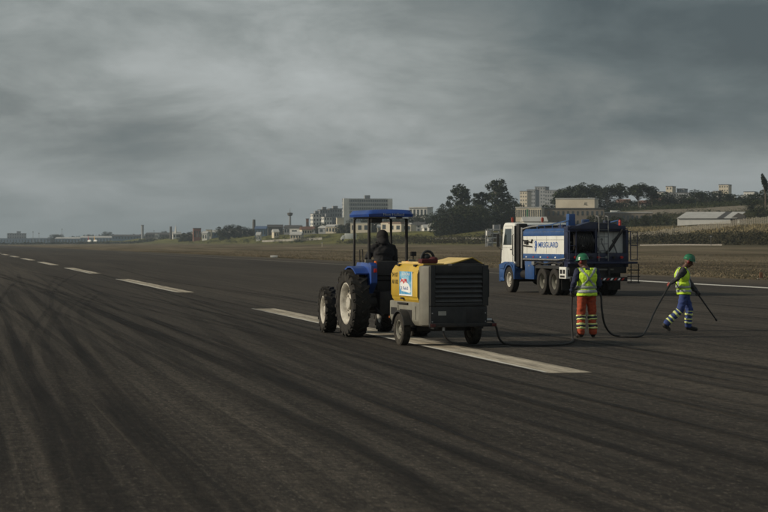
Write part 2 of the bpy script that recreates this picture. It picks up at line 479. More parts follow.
bumpn(ground_m, streak(ground_m, s_, t_, 3.0, 3.0, 6, 0.75, 1.0), 1.0, 0.25)

def frange(a, b, d):
    out = []
    while a < b - 1e-6:
        out.append(a); a += d
    return out
ss = [-2500, -900, -300, -70, -20, 20, 33.0] + frange(36, 180, 8) + frange(180, 345, 5) + frange(345, 700, 25) + [800, 1000, 1400, 2000, 3000]
ts = frange(-300, 1500, 15) + frange(1500, 3600, 60) + [4000, 4600, 5400, 6500]
def ground_z(x, y):
    s = RN.x * x + RN.y * y - S0
    return terrain(x, y) - (0.03 if s < 36 else 0.0)
g = link('ground', grid_mesh('ground', ss, ts, ground_z, ground_m))
tag(g, 'dry brown grass field beside the runway rising to a green bank', kind='structure')

RWY_END = 2500
rw = link('runway', grid_mesh('runway', [-70, -26, 0, 26, 33.5], frange(-60, RWY_END + 1, 64), lambda x, y: 0.0, asphalt))
tag(rw, 'dark asphalt runway streaked with rubber', kind='structure')

# --- painted markings
def paint_mat(name, lo, hi, wear):
    m = new_mat(name, 0.8, 0.25)
    geo, s_, t_ = st_nodes(m)
    c = mixc(m, remap(m, streak(m, s_, t_, 0.9, 0.25, 5, 0.65, 2.0), 0.35, 0.65), lo, hi)
    c = mixc(m, remap(m, streak(m, s_, t_, 7.0, 0.8, 6, 0.7, 6.0), 0.46, 0.70, 0.0, wear), c, (0.075, 0.066, 0.052))
    c = mixc(m, remap(m, streak(m, s_, t_, 22.0, 22.0, 4, 0.7, 8.0), 0.52, 0.70, 0.0, 0.5), c, (0.09, 0.08, 0.065))
    m.node_tree.links.new(c, m.node_tree.nodes['Principled BSDF'].inputs['Base Color'])
    return m
paint = paint_mat('worn_white_paint', (0.40, 0.35, 0.27), (0.58, 0.51, 0.40), 0.75)
paint_faint = paint_mat('nearly_gone_paint', (0.10, 0.088, 0.068), (0.20, 0.18, 0.14), 0.9)
paint_new = paint_mat('fresh_white_paint', (0.60, 0.58, 0.52), (0.74, 0.72, 0.66), 0.35)

def ragged_strip(name, s0, s1, t0, t1, z, m, n=24, amp=0.012, parent=None):
    vs, fs = [], []
    for i in range(n + 1):
        t = t0 + (t1 - t0) * i / n
        a = st(s0 + rnd.uniform(-amp, amp), t + (rnd.uniform(-.05, .05) if i in (0, n) else 0), z); b = st(s1 + rnd.uniform(-amp, amp), t + (rnd.uniform(-.05, .05) if i in (0, n) else 0), z)
        vs += [a, b]
        if i: k = 2 * i; fs.append((k - 2, k - 1, k + 1, k))
    me = bpy.data.meshes.new(name); me.from_pydata(vs, [], fs); me.materials.append(m)
    return link(name, me, parent)

for k in range(12):
    t0 = 28.7 + 50 * k
    o = ragged_strip('centreline_stripe', -0.37, 0.37, t0, t0 + 30, 0.004, paint, parent=rw)
    e_ = ragged_strip('repainted_edge', -0.375, -0.285, t0 + 0.1, t0 + 30, 0.008, paint_new, n=16, amp=0.006, parent=o)
ragged_strip('edge_stripe', 25.9, 26.6, -40, 110, 0.004, paint_new, n=40, parent=rw)
ragged_strip('edge_stripe', 25.9, 26.6, 110, 420, 0.004, paint_faint, n=90, parent=rw)
ragged_strip('edge_stripe', -26.6, -25.9, -40, 900, 0.004, paint_new, n=140, parent=rw)

# --- tyre marks: soft-edged rubber ribbons along the pavement
rub = new_mat('rubber_mark', 0.85, 0.2)
nn, ll = rub.node_tree.nodes, rub.node_tree.links
rub.node_tree.nodes['Principled BSDF'].inputs['Base Color'].default_value = (0.016, 0.015, 0.0145, 1)
geo, s_, t_ = st_nodes(rub)
at_ = nn.new('ShaderNodeAttribute'); at_.attribute_name = 'fade'
mu = nn.new('ShaderNodeMath'); mu.operation = 'MULTIPLY'
ll.new(at_.outputs['Fac'], mu.inputs[0]); ll.new(remap(rub, streak(rub, s_, t_, 1.5, 0.12, 5, 0.7, 3.0), 0.32, 0.62, 0.25, 0.85), mu.inputs[1])
tr = nn.new('ShaderNodeBsdfTransparent'); ms = nn.new('ShaderNodeMixShader')
ll.new(mu.outputs[0], ms.inputs[0]); ll.new(tr.outputs[0], ms.inputs[1]); ll.new(nn['Principled BSDF'].outputs[0], ms.inputs[2])
ll.new(ms.outputs[0], nn['Material Output'].inputs['Surface'])

def catmull(pts, n):
    out = []
    P = [pts[0]] + list(pts) + [pts[-1]]
    for i in range(1, len(P) - 2):
        for k in range(n):
            t = k / n
            a, b, c, d = P[i - 1], P[i], P[i + 1], P[i + 2]
            out.append(0.5 * ((2 * b) + (c - a) * t + (2 * a - 5 * b + 4 * c - d) * t * t + (3 * b - a - 3 * c + d) * t * t * t))
    out.append(P[-2]); return out

def ribbon(pts, w, z, dens):
    p = catmull([Vector(q) for q in pts], 10)
    vs, fs, fd = [], [], []
    prof = ((-1.0, 0), (-0.7, 1), (0.7, 1), (1.0, 0))
    n = len(p)
    for i, q in enumerate(p):
        d = (p[min(i + 1, n - 1)] - p[max(i - 1, 0)]); d.z = 0; d.normalize()
        sd = Vector((d.y, -d.x, 0))
        f = min(1, i / 4, (n - 1 - i) / 4) * dens
        for x, a in prof:
            v = q + sd * x * w / 2; vs.append((v.x, v.y, z)); fd.append(a * f)
        if i:
            for j in range(3):
                a = (i - 1) * 4 + j; fs.append((a, a + 1, a + 5, a + 4))
    me = bpy.data.meshes.new('tyre_mark'); me.from_pydata(vs, [], fs); me.materials.append(rub)
    at = me.attributes.new('fade', 'FLOAT', 'POINT'); at.data.foreach_set('value', fd)
    return link('tyre_mark', me, rw)

MARKS = [
    ([(2, 290), (5, 301), (16, 320), (27, 346), (48, 383), (80, 415), (106, 463), (127, 512)], 0.75, 0.95),
    ([(1, 283), (20, 293), (48, 328), (69, 357), (90, 399), (138, 474), (160, 512)], 0.8, 0.8),
    ([(10, 277), (42, 288), (106, 320), (175, 373), (234, 410), (319, 458), (400, 512)], 1.1, 0.85),
    ([(40, 275), (69, 282), (154, 325), (265, 378), (384, 447), (480, 512)], 0.7, 0.7),
    ([(200, 312), (300, 375), (384, 415), (543, 468), (660, 512)], 1.4, 0.75),
    ([(300, 335), (420, 385), (560, 425), (768, 480)], 0.9, 0.55),
    ([(60, 300), (40, 330), (38, 365), (60, 420), (90, 512)], 0.5, 0.7),
    ([(100, 290), (75, 310), (85, 345), (120, 395), (200, 470), (235, 512)], 0.55, 0.6),
    ([(0, 330), (10, 380), (22, 440), (36, 512)], 0.9, 0.7),
    ([(130, 285), (220, 320), (330, 352), (470, 400), (640, 450), (768, 496)], 0.6, 0.55),
    ([(180, 300), (260, 318), (420, 362), (600, 405), (768, 440)], 0.7, 0.45),
    ([(330, 300), (470, 316), (620, 348), (768, 372)], 1.0, 0.5),
    ([(210, 272), (380, 283), (560, 302), (768, 318)], 1.2, 0.5),
]
for i, (pp, w, d) in enumerate(MARKS):
    g_ = [gp(*q) for q in pp]
    g_.append(g_[-1] + (g_[-1] - g_[-2]) * 1.5)
    for k_, (off, ww) in enumerate(((-0.36, 0.42), (0.30, 0.30))):          # a pair of wheels leaves a pair of tracks
        dd = (g_[-1] - g_[0]).normalized(); sd_ = Vector((dd.y, -dd.x, 0)) * off * w
        ribbon([q + sd_ for q in g_], w * ww, 0.009 + 0.00005 * (2 * i + k_), d * 0.42)

rm = random.Random(77)
scuff = rub.copy(); scuff.name = 'pale_scuff'
scuff.node_tree.nodes['Principled BSDF'].inputs['Base Color'].default_value = (0.17, 0.145, 0.11, 1)
for i in range(84):
    s0 = rm.uniform(-12, 3) if i % 4 else rm.uniform(3, 24); t0 = rm.uniform(-4, 30); t1 = t0 + rm.uniform(25, 160)
    bend = rm.gauss(0, 1.6); ph = rm.uniform(0, 6.28); am = rm.uniform(0, 0.35)
    pts = [st(s0 + bend * ((t - t0) / 80) ** 2 + am * math.sin(ph + t / 17), t) for t in [t0 + (t1 - t0) * k / 7 for k in range(8)]]
    pale = i % 6 == 0
    o = ribbon(pts, rm.uniform(0.04, 0.09) if pale else rm.uniform(0.08, 0.26), 0.0105 + 0.0001 * i, rm.uniform(0.12, 0.28) if pale else rm.uniform(0.18, 0.5))
    if pale: o.data.materials[0] = scuff

# ================================================================== TRACTOR (local: origin under the rear axle, +Y forward)
TR_A = R(18.0)
tr_ = thing('tractor', 'blue farm tractor with flat canopy roof, pulling the yellow compressor', 'tractor', (0.02, 41.73, 0), TR_A)
for sd in (-1, 1):
    wheel(tr_, (sd * 0.72, 0, 0.715), 1.43, 0.38, 0.86, rubber, cream, sd, lugs=20)
for sd in (-1, 1):
    wheel(tr_, (sd * 0.66, 2.1, 0.51), 1.02, 0.26, 0.60, rubber, cream, sd, steer=R(-5), lugs=17, bolts=6)
part('transmission_housing', blackm, tr_, bx(-0.22, 0.22, -0.32, 1.2, 0.48, 0.98, 0.04), bx(-0.17, 0.17, 1.2, 2.35, 0.52, 0.86, 0.03))
part('rear_axle', blackm, tr_, tb([(-0.62, 0, 0.715), (0.62, 0, 0.715)], 0.12, 16), tb([(-0.40, 0, 0.715), (0.40, 0, 0.715)], 0.17, 16))
part('front_axle', blackm, tr_, tb([(-0.58, 2.1, 0.51), (0.58, 2.1, 0.51)], 0.075, 12), bx(-0.12, 0.12, 1.95, 2.25, 0.42, 0.62, 0.02))
hood = part('hood', blue, tr_, pr([(0.95, 0.88), (0.95, 1.42), (1.5, 1.40), (2.3, 1.30), (2.55, 1.18), (2.58, 0.75), (1.3, 0.80)], 'x', -0.30, 0.30, bev=0.05))
part('grille', blackm, hood, bx(-0.24, 0.24, 2.55, 2.60, 0.8, 1.12, 0.01))
part('exhaust_stack', blackm, tr_, tb([(0.2, 1.7, 1.3), (0.2, 1.7, 1.95)], 0.035, 12))
part('platform', blackm, tr_, bx(-0.46, 0.46, -0.05, 1.05, 0.86, 0.92, 0.01))
part('step', blackm, tr_, bx(-0.58, -0.42, 0.9, 1.12, 0.44, 0.47), bx(-0.57, -0.55, 0.99, 1.03, 0.44, 0.9), bx(-0.46, -0.44, 0.99, 1.03, 0.44, 0.9))
def fender(sd):
    arc = [(0.80 * math.cos(R(a)), 0.715 + 0.80 * math.sin(R(a))) for a in range(54, 160, 15)]
    # shell over the tyre
    out = [(-y, z) for y, z in arc]
    inn = [(-0.765 / 0.80 * y, 0.715 + (z - 0.715) * 0.765 / 0.80) for y, z in arc][::-1]
    f = part('fender', blue, tr_, pr(out + inn, 'x', sd * 0.44, sd * 0.80))
    part('fender_cheek', blue, f, pr([(-0.60, 1.16), (-0.60, 1.52), (-0.50, 1.585), (0.42, 1.585), (0.55, 1.40), (0.50, 0.93), (-0.30, 0.93)], 'x', sd * 0.36, sd * 0.50, bev=0.015))
    part('tail_lamp', redl, f, bx(sd * 0.38, sd * 0.44, -0.63, -0.595, 1.38, 1.46, 0.006))
    part('turn_lamp', orangel, f, bx(sd * 0.34, sd * 0.375, -0.50, -0.42, 1.46, 1.62, 0.008))
    part('lamp_plate', grey, f, bx(sd * 0.40, sd * 0.56, -0.40, -0.34, 1.58, 1.65, 0.008))
    return f
fender(-1); fender(1)
part('work_lamp', blackm, tr_, tb([(0.52, -0.35, 1.58), (0.52, -0.35, 1.74)], 0.012, 8), bx(0.46, 0.58, -0.40, -0.32, 1.72, 1.82, 0.015))
for x in (-0.42, 0.42):
    for y, w in ((-0.2, 0.032), (0.86, 0.027)):
        yb = y + (0.0 if y < 0 else 0.05)
        part('canopy_post', blackm, tr_, tb([(x, yb, 0.95), (x, y, 2.0), (x, y, 2.50), (x * 0.9, y + (0.06 if y < 0 else -0.04), 2.57)], w, 10))
    part('grab_rail', blackm, tr_, tb([(x * 0.93, 0.55, 1.57), (x * 0.93, 0.56, 1.85), (x * 0.93, 0.36, 1.86), (x * 0.93, 0.32, 1.57)], 0.012, 8))
def canopy_bm(bm):
    # rounded slab with a raised crown and a down-turned rim
    nx, ny = 14, 18
    x1, y0, y1 = 0.53, -0.42, 0.98
    def top(u, v):
        e = min(1, (1 - abs(u)) / 0.16) * min(1, (1 - abs(v)) / 0.12)
        return 2.61 + 0.085 * math.sin(min(1, e) * math.pi / 2) + 0.02 * (1 - u * u)
    T, Bv = [], []
    for j in range(ny + 1):
        v = -1 + 2 * j / ny
        rt, rb = [], []
        for i in range(nx + 1):
            u = -1 + 2 * i / nx
            k = 1 - 0.06 * max(0, abs(v) - 0.85) / 0.15 * (abs(u) ** 4)
            x = u * x1 * k; y = (y0 + y1) / 2 + v * (y1 - y0) / 2
            rt.append(bm.verts.new((x, y, top(u, v)))); rb.append(bm.verts.new((x * 0.97, (y0 + y1) / 2 + v * (y1 - y0) / 2 * 0.98, 2.555)))
        T.append(rt); Bv.append(rb)
    for j in range(ny):
        for i in range(nx):
            bm.faces.new((T[j][i], T[j][i + 1], T[j + 1][i + 1], T[j + 1][i]))
            bm.faces.new((Bv[j][i], Bv[j + 1][i], Bv[j + 1][i + 1], Bv[j][i + 1]))
    for i in range(nx):
        bm.faces.new((T[0][i], Bv[0][i], Bv[0][i + 1], T[0][i + 1])); bm.faces.new((T[ny][i], T[ny][i + 1], Bv[ny][i + 1], Bv[ny][i]))
    for j in range(ny):
        bm.faces.new((T[j][0], T[j + 1][0], Bv[j + 1][0], Bv[j][0])); bm.faces.new((T[j][nx], Bv[j][nx], Bv[j + 1][nx], T[j + 1][nx]))
can = part('canopy_roof', blue, tr_, canopy_bm, smooth=50)
part('headliner', grey, can, bx(-0.44, 0.44, -0.32, 0.88, 2.525, 2.552, 0.01))
for x in (-0.02, 0.26):
    part('roof_lamp', inkwhite, can, bx(x, x + 0.13, -0.425, -0.36, 2.520, 2.551, 0.008))
part('roof_box', blackm, can, bx(-0.40, -0.16, -0.30, -0.08, 2.43, 2.524, 0.015))
text('canopy_lettering', 'New Holland', mat('lettering_faded', (0.30, 0.33, 0.40), 0.5), can, (0.06, -0.4225, 2.605), (1, 0, 0), (0, 0, 1), 0.46, 0.055, 0.006)
st_ = part('seat', blackp, tr_, bx(-0.25, 0.25, -0.08, 0.42, 1.20, 1.33, 0.05))
part('backrest', blackp, st_, bx(-0.24, 0.24, -0.16, -0.05, 1.30, 1.62, 0.05))
part('seat_pedestal', blackm, st_, bx(-0.18, 0.18, 0.0, 0.32, 0.92, 1.20, 0.03))
sc_ = part('steering_column', blackm, tr_, tb([(0, 1.0, 1.25), (0, 0.80, 1.62)], 0.035, 10), bx(-0.24, 0.24, 0.95, 1.12, 1.38, 1.56, 0.03))
bm = B()
pts = [(0.19 * math.cos(2 * math.pi * k / 24), 0.80 + 0.19 * math.sin(2 * math.pi * k / 24) * 0.88, 1.63 + 0.19 * math.sin(2 * math.pi * k / 24) * 0.47) for k in range(25)]
tube(bm, pts, 0.014, 8, caps=False)
for k in (2, 10, 18): tube(bm, [(0, 0.80, 1.62), pts[k]], 0.010, 6)
obj('steering_wheel', bm, blackp, sc_)
part('lift_arm', blackm, tr_, tb([(-0.28, -0.20, 0.62), (-0.30, -0.75, 0.48)], 0.03, 8))
part('lift_arm', blackm, tr_, tb([(0.28, -0.20, 0.62), (0.30, -0.75, 0.48)], 0.03, 8))
part('drawbar', blackm, tr_, bx(-0.05, 0.05, -0.62, 0.1, 0.40, 0.46), bx(-0.09, 0.09, -0.66, -0.52, 0.37, 0.50, 0.01))

# ================================================================== COMPRESSOR (origin under its axle, +Y towards the tractor)
CO_A = R(18.0)
co = thing('air_compressor', 'yellow and grey towed air compressor with black louvred rear on the runway stripe', 'compressor', (1.056, 38.33, 0), CO_A)
for sd in (-1, 1):
    wheel(co, (sd * 0.735, 0, 0.31), 0.62, 0.17, 0.36, rubber_dusty, grey, sd, bolts=5)
part('axle', blackm, co, tb([(-0.68, 0, 0.31), (0.68, 0, 0.31)], 0.04, 10), bx(-0.5, 0.5, -0.2, 0.2, 0.28, 0.36))
prof = [(-0.60, 0.80), (-0.70, 0.93), (-0.70, 1.44), (-0.60, 1.59), (0.60, 1.59), (0.70, 1.44), (0.70, 0.93), (0.60, 0.80)]
def yellow_shell(bm):
    # front end narrows towards the drawbar
    rings = []
    for y, kx, zt, zb in ((-0.83, 1, 0, 0), (0.80, 1, 0, 0), (1.06, 0.86, -0.10, 0.10)):
        rings.append([bm.verts.new((x * kx, y, z + (zt if z > 1.2 else zb))) for x, z in prof])
    n = len(prof)
    for a, b in zip(rings, rings[1:]):
        for i in range(n):
            bm.faces.new((a[i], a[(i + 1) % n], b[(i + 1) % n], b[i]))
    bm.faces.new(rings[0]); bm.faces.new(rings[-1][::-1])
    bmesh.ops.recalc_face_normals(bm, faces=bm.faces)
    bmesh.ops.bevel(bm, geom=list(bm.edges), offset=0.035, segments=3, affect='EDGES')
shell = part('yellow_canopy', yellow, co, yellow_shell)
for sd in (-1, 1):
    part('door_seam', blackm, shell, bx(sd * 0.697, sd * 0.703, 0.20, 0.21, 0.95, 1.42))
    part('door_handle', blackm, shell, bx(sd * 0.70, sd * 0.725, 0.02, 0.16, 0.90, 0.94, 0.006))
    part('door_latch', blackm, shell, bx(sd * 0.62, sd * 0.69, -0.15, 0.45, 0.795, 0.835, 0.008))
part('lower_body', grey, co, pr([(-0.60, 0.40), (-0.66, 0.50), (-0.66, 0.86), (0.66, 0.86), (0.66, 0.50), (0.60, 0.40)], 'y', -0.94, 1.02, bev=0.03))
part('rear_frame', grey, co, pr([(-0.68, -0.80), (-0.68, -0.95), (-0.57, -1.09), (0.57, -1.09), (0.68, -0.95), (0.68, -0.80)], 'z', 0.42, 1.565, bev=0.045))
part('seal_strip', blackm, co, pr([(x * 0.992, 1.19 + (z - 1.19) * 0.98) for x, z in prof], 'y', -0.87, -0.832))
# black louvred rear
gr = part('rear_grille', blackp, co,
          bx(-0.56, -0.46, -1.17, -1.09, 0.80, 1.575, 0.012), bx(0.50, 0.62, -1.17, -1.06, 0.80, 1.575, 0.012),
          bx(-0.459, 0.499, -1.17, -1.09, 1.42, 1.57, 0.012), bx(-0.459, 0.499, -1.168, -1.09, 0.80, 0.86, 0.008), bx(-0.459, 0.499, -1.115, -1.091, 0.86, 1.42))
bm = B()
box(bm, -0.457, 0.497, -0.045, 0.03, -0.006, 0.006, 0.002, Matrix.Rotation(R(42), 4, 'X'))
lou = finish(bm, 'louvre', mat('louvre_grey', (0.060, 0.062, 0.064), 0.6, 0.25, 4, dirt=0.3))
for k in range(6):
    link('louvre', lou, gr, (0, -1.135, 0.905 + 0.092 * k))
part('rear_panel', blackp, co, bx(-0.56, 0.60, -1.155, -1.091, 0.40, 0.79, 0.02))
part('panel_hatch', blackm, co, bx(0.18, 0.52, -1.163, -1.15, 0.46, 0.74, 0.006))
part('side_shroud', blackp, co, bx(0.60, 0.70, -1.02, -0.78, 0.95, 1.50, 0.03))
part('bumper', blackm, co, bx(-0.60, 0.76, -1.24, -1.17, 0.40, 0.47, 0.012), bx(-0.5, -0.42, -1.2, -0.9, 0.36, 0.42), bx(0.42, 0.5, -1.2, -0.9, 0.36, 0.42))
for x in (-0.58, 0.66):
    part('tail_lamp', mat('grimy_red_lens', (0.07, 0.012, 0.010), 0.5), co, bx(x, x + 0.09, -1.262, -1.242, 0.405, 0.465, 0.006))
part('hose_outlet', steel, co, tb([(0.60, -1.06, 0.52), (0.72, -1.06, 0.52)], 0.035, 10))
part('hose_outlet', steel, co, tb([(-0.30, -1.17, 0.40), (-0.30, -1.17, 0.33)], 0.03, 10))
def mudguard(sd):
    arc = [(0.40 * math.cos(R(a)), 0.31 + 0.38 * math.sin(R(a))) for a in range(15, 166, 15)]
    inn = [(y * 0.93, 0.31 + (z - 0.31) * 0.93) for y, z in arc][::-1]
    part('mudguard', blackp, co, pr(arc + inn, 'x', sd * 0.60, sd * 0.83))
mudguard(-1); mudguard(1)
part('wheel_well', blackm, co, bx(-0.668, -0.655, -0.36, 0.36, 0.45, 0.70))
part('wheel_well', blackm, co, bx(0.655, 0.668, -0.36, 0.36, 0.45, 0.70))
# hinged lid over the cooler, standing a little proud of the roof on the right
lid = part('cooler_lid', lidcream, co, pr([(-0.05, 1.592), (0.42, 1.715), (0.63, 1.595)], 'y', -0.80, 0.55, bev=0.006))
part('lid_rim', yellow, lid, pr([(-0.08, 1.591), (0.42, 1.727), (0.655, 1.592), (0.63, 1.591), (0.42, 1.708), (-0.02, 1.591)], 'y', -0.83, -0.80))
part('lid_painted_shade', blackm, lid, pr([(0.02, 1.592), (0.42, 1.70), (0.61, 1.593)], 'y', -0.815, -0.803))  # solid black wedge that paints the shade under the raised lid
part('roof_panel', lidcream, co, bx(-0.55, -0.12, -0.70, 0.78, 1.592, 1.606, 0.004))
part('roof_cap', blackp, co, bx(-0.10, 0.56, -1.10, -0.84, 1.566, 1.60, 0.01))
part('roof_plank', lidcream, co, bx(-0.50, -0.42, -0.45, 0.75, 1.608, 1.635, 0.005))
for sd in (-1, 1):
    part('body_rib', grey, co, bx(sd * 0.66, sd * 0.672, 0.46, 0.49, 0.52, 0.78)); part('body_rib', grey, co, bx(sd * 0.66, sd * 0.672, -0.60, -0.57, 0.52, 0.78))
    part('side_vent', blackm, co, bx(sd * 0.661, sd * 0.668, 0.56, 0.92, 0.58, 0.72))
    for y in (-0.5, 0.5): part('hinge', blackm, shell, bx(sd * 0.60, sd * 0.66, y - 0.06, y + 0.06, 1.545, 1.585, 0.006))
    part('reflector', mat('reflector_amber', (0.35, 0.10, 0.02), 0.4), co, bx(sd * 0.661, sd * 0.672, 0.30 + 0.68, 0.36 + 0.68, 0.50, 0.54))
for z in (0.50, 0.66): 
    for x in (-0.52, 0.56): part('bolt', steel, co, tb([(x, -1.155, z), (x, -1.163, z)], 0.012, 8))
part('warning_plate', mat('plate_pale', (0.30, 0.30, 0.27), 0.6), co, bx(-0.40, -0.24, -1.160, -1.154, 0.62, 0.70))
# tow bar
part('tow_bar', blackm, co, tb([(-0.45, 0.7, 0.42), (-0.04, 2.1, 0.43)], 0.035, 8), tb([(0.45, 0.7, 0.42), (0.04, 2.1, 0.43)], 0.035, 8), bx(-0.06, 0.06, 1.95, 2.40, 0.38, 0.46, 0.01))
part('jockey_wheel', rubber, co, tb([(0.03, 1.75, 0.20), (0.07, 1.75, 0.20)], 0.11, 16), tb([(0.05, 1.75, 0.2), (0.12, 1.75, 0.75)], 0.02, 8))
# lettering and poster on the left side (reads towards the rear)
SX = -0.7005
text('stencil_lettering', '04 07', inkblack, shell, (SX, 0.55, 1.375), (0, -1, 0), (0, 0, 1), 0.36, 0.085)
text('stencil_lettering', 'AR 102', inkblack, shell, (SX, 0.55, 1.235), (0, -1, 0), (0, 0, 1), 0.38, 0.085)
poster_m = new_mat('poster_blue', 0.5, 0.4)
geo, s_, t_ = st_nodes(poster_m)
tc = poster_m.node_tree.nodes.new('ShaderNodeTexCoord'); no = poster_m.node_tree.nodes.new('ShaderNodeTexNoise')
no.inputs['Scale'].default_value = 5; no.inputs['Detail'].default_value = 3
poster_m.node_tree.links.new(tc.outputs['Object'], no.inputs['Vector'])
c = mixc(poster_m, remap(poster_m, no.outputs['Fac'], 0.42, 0.6), (0.06, 0.27, 0.50), (0.30, 0.52, 0.66))
poster_m.node_tree.links.new(c, poster_m.node_tree.nodes['Principled BSDF'].inputs['Base Color'])
po = part('poster', poster_m, shell, bx(-0.706, -0.7004, -0.52, 0.27, 0.97, 1.445))
px_ = -0.7062
def patch(name, m, pts, parent, d=0.003):
    bm = B(); prism(bm, pts, 'x', px_ - d, px_)
    return obj(name, bm, m, parent)
patch('poster_patch', inkwhite, [(0.22, 1.20), (0.20, 1.27), (0.10, 1.31), (-0.05, 1.30), (-0.15, 1.25), (-0.30, 1.20), (-0.40, 1.13), (-0.44, 1.05), (-0.35, 1.03), (-0.1, 1.05), (0.10, 1.06), (0.20, 1.10)], po)
patch('poster_border', inkwhite, [(-0.52, 0.972), (-0.52, 1.443), (-0.48, 1.443), (-0.48, 0.972)], po)
patch('poster_border', inkwhite, [(0.268, 0.972), (-0.478, 0.972), (-0.478, 1.0), (0.268, 1.0)], po)
text('poster_lettering', 'LOCAR', inkwhite, po, (px_, -0.15, 1.395), (0, -1, 0), (0, 0, 1), 0.46, 0.05, 0.003)
text('poster_lettering', 'AJR', inkred, po, (px_ - 0.0035, -0.02, 1.255), (0, -1, 0), (0, 0, 1), 0.42, 0.095, 0.003, bold=0.03)
text('poster_lettering', '2 Fab2', inkblue, po, (px_ - 0.0035, -0.06, 1.12), (0, -1, 0), (0, 0, 1), 0.44, 0.06, 0.003)
# bag lying on the roof
M_co = Matrix.Translation((1.056, 38.33, 0)) @ Matrix.Rotation(CO_A, 4, 'Z')
bag = thing('tool_bag', 'black and dark red bag with round handle lying on the compressor roof', 'bag', M_co @ Vector((-0.42, -0.62, 1.607)), CO_A)
bagred = mat('dark_red_cloth', (0.075, 0.014, 0.016), 0.85, 0.25, 9)
part('bag_body', bagred, bag, bx(-0.17, 0.17, -0.12, 0.12, 0.0, 0.09, 0.035), bl((0.10, 0, 0.08), 0.10, 0.11, 0.05))
part('bag_handle', blackp, bag, tb([(0.0 + 0.13 * math.cos(R(a)), 0.02, 0.08 + 0.155 * math.sin(R(a))) for a in range(-10, 191, 20)], 0.026, 8), bl((-0.02, 0.03, 0.12), 0.08, 0.06, 0.07))

# ================================================================== TRUCK (origin under the rearmost axle, +Y forward)
TK_A = R(16.5)
tk = thing('tanker_truck', 'white and blue tanker truck parked beyond the compressor, rear towards the viewer', 'truck', (7.65, 74.6, 0), TK_A)
for sd in (-1, 1):
    wheel(tk, (sd * 1.10, 4.95, 0.52), 1.04, 0.30, 0.58, rubber, cream, sd, bolts=10)
    for y in (0.0, 1.28):
        wheel(tk, (sd * 0.97, y, 0.52), 1.04, 0.56, 0.58, rubber, grey, sd, bolts=10, dual=True)
part('chassis_rail', blackm, tk, bx(-0.45, -0.37, -1.5, 5.9, 0.80, 1.06), bx(0.37, 0.45, -1.5, 5.9, 0.80, 1.06), bx(-0.37, 0.37, 2.0, 2.3, 0.5, 1.0), bx(-0.37, 0.37, 4.4, 5.7, 0.65, 1.2))
for y in (0.0, 1.28, 4.95):
    part('axle', blackm, tk, tb([(-0.9, y, 0.52), (0.9, y, 0.52)], 0.09, 10), bl((0, y, 0.52), 0.22, 0.22, 0.22))
# cab
cabprof = [(4.42, 1.06), (4.42, 2.70), (4.52, 2.82), (5.60, 2.84), (5.82, 2.74), (6.02, 1.90), (6.10, 1.25), (6.10, 1.06)]
cab = part('cab', white, tk, pr(cabprof, 'x', -1.18, 1.18, bev=0.10))
part('cab_back_shade', blackm, cab, bx(-1.12, 1.12, 4.385, 4.418, 1.1, 2.72, 0.01))  # black sheet: shade on the white cab's back is put into its colour
for sd in (-1, 1):
    dr = part('door', white, cab, pr([(4.62, 1.10), (4.62, 2.68), (5.55, 2.68), (5.80, 1.92), (5.80, 1.10)], 'x', sd * 1.178, sd * 1.198, bev=0.004))
    part('side_window', glassd, dr, pr([(4.72, 1.92), (4.72, 2.58), (5.48, 2.58), (5.70, 1.92)], 'x', sd * 1.199, sd * 1.205))
    part('door_handle', blackp, dr, bx(sd * 1.199, sd * 1.225, 4.70, 4.86, 1.72, 1.77, 0.005))
    for q in ((4.605, 1.12, 4.618, 2.66), (4.62, 2.685, 5.55, 2.695), (4.62, 1.80, 5.78, 1.808)):
        part('door_seam', blackm, dr, bx(sd * 1.1985, sd * 1.2005, q[0], q[2], q[1], q[3]))
    part('grab_handle', blackp, cab, tb([(sd * 1.19, 4.55, 1.5), (sd * 1.23, 4.55, 1.55), (sd * 1.23, 4.55, 2.3), (sd * 1.19, 4.55, 2.35)], 0.014, 6))
    part('wind_deflector', blackp, cab, bx(sd * 1.10, sd * 1.19, 4.40, 4.50, 1.25, 2.70, 0.03))
    part('corner_vane', blackp, cab, bx(sd * 1.10, sd * 1.2, 5.98, 6.06, 1.25, 1.75, 0.02))
    part('mirror', blackp, cab, bx(sd * 1.30, sd * 1.42, 5.86, 5.95, 1.85, 2.35, 0.03), tb([(sd * 1.17, 5.75, 2.42), (sd * 1.36, 5.90, 2.38), (sd * 1.36, 5.90, 1.80), (sd * 1.17, 5.8, 1.72)], 0.013, 6))
    arc = [(4.95 + 0.66 * math.cos(R(a)), 0.55 + 0.64 * math.sin(R(a))) for a in range(0, 181, 15)]
    inn = [(4.95 + 0.58 * math.cos(R(a)), 0.55 + 0.56 * math.sin(R(a))) for a in range(180, -1, -15)]
    part('wheel_arch', tblue, cab, pr(arc + inn, 'x', sd * 0.85, sd * 1.25))
    part('arch_skirt', tblue, cab, pr([(4.30, 0.62), (4.30, 1.12), (4.55, 1.24), (5.45, 1.24), (6.12, 1.12), (6.12, 0.95), (5.58, 0.95), (5.42, 1.13), (4.95, 1.215), (4.5, 1.10), (4.34, 0.62)], 'x', sd * 1.182, sd * 1.235))
    part('cab_step', tblue, cab, bx(sd * 0.95, sd * 1.2, 5.62, 6.12, 0.45, 0.60, 0.02), bx(sd * 1.0, sd * 1.2, 5.66, 6.10, 0.60, 0.94, 0.02))
part('windscreen', glassd, cab, pr([(5.835, 2.66), (5.87, 2.66), (6.065, 1.78), (6.03, 1.78)], 'x', -1.05, 1.05))
part('front_bumper', tblue, cab, bx(-1.2, 1.2, 6.02, 6.24, 0.42, 1.05, 0.05))
part('sun_visor', blackp, cab, bx(-1.05, 1.05, 5.80, 6.02, 2.68, 2.74, 0.02))
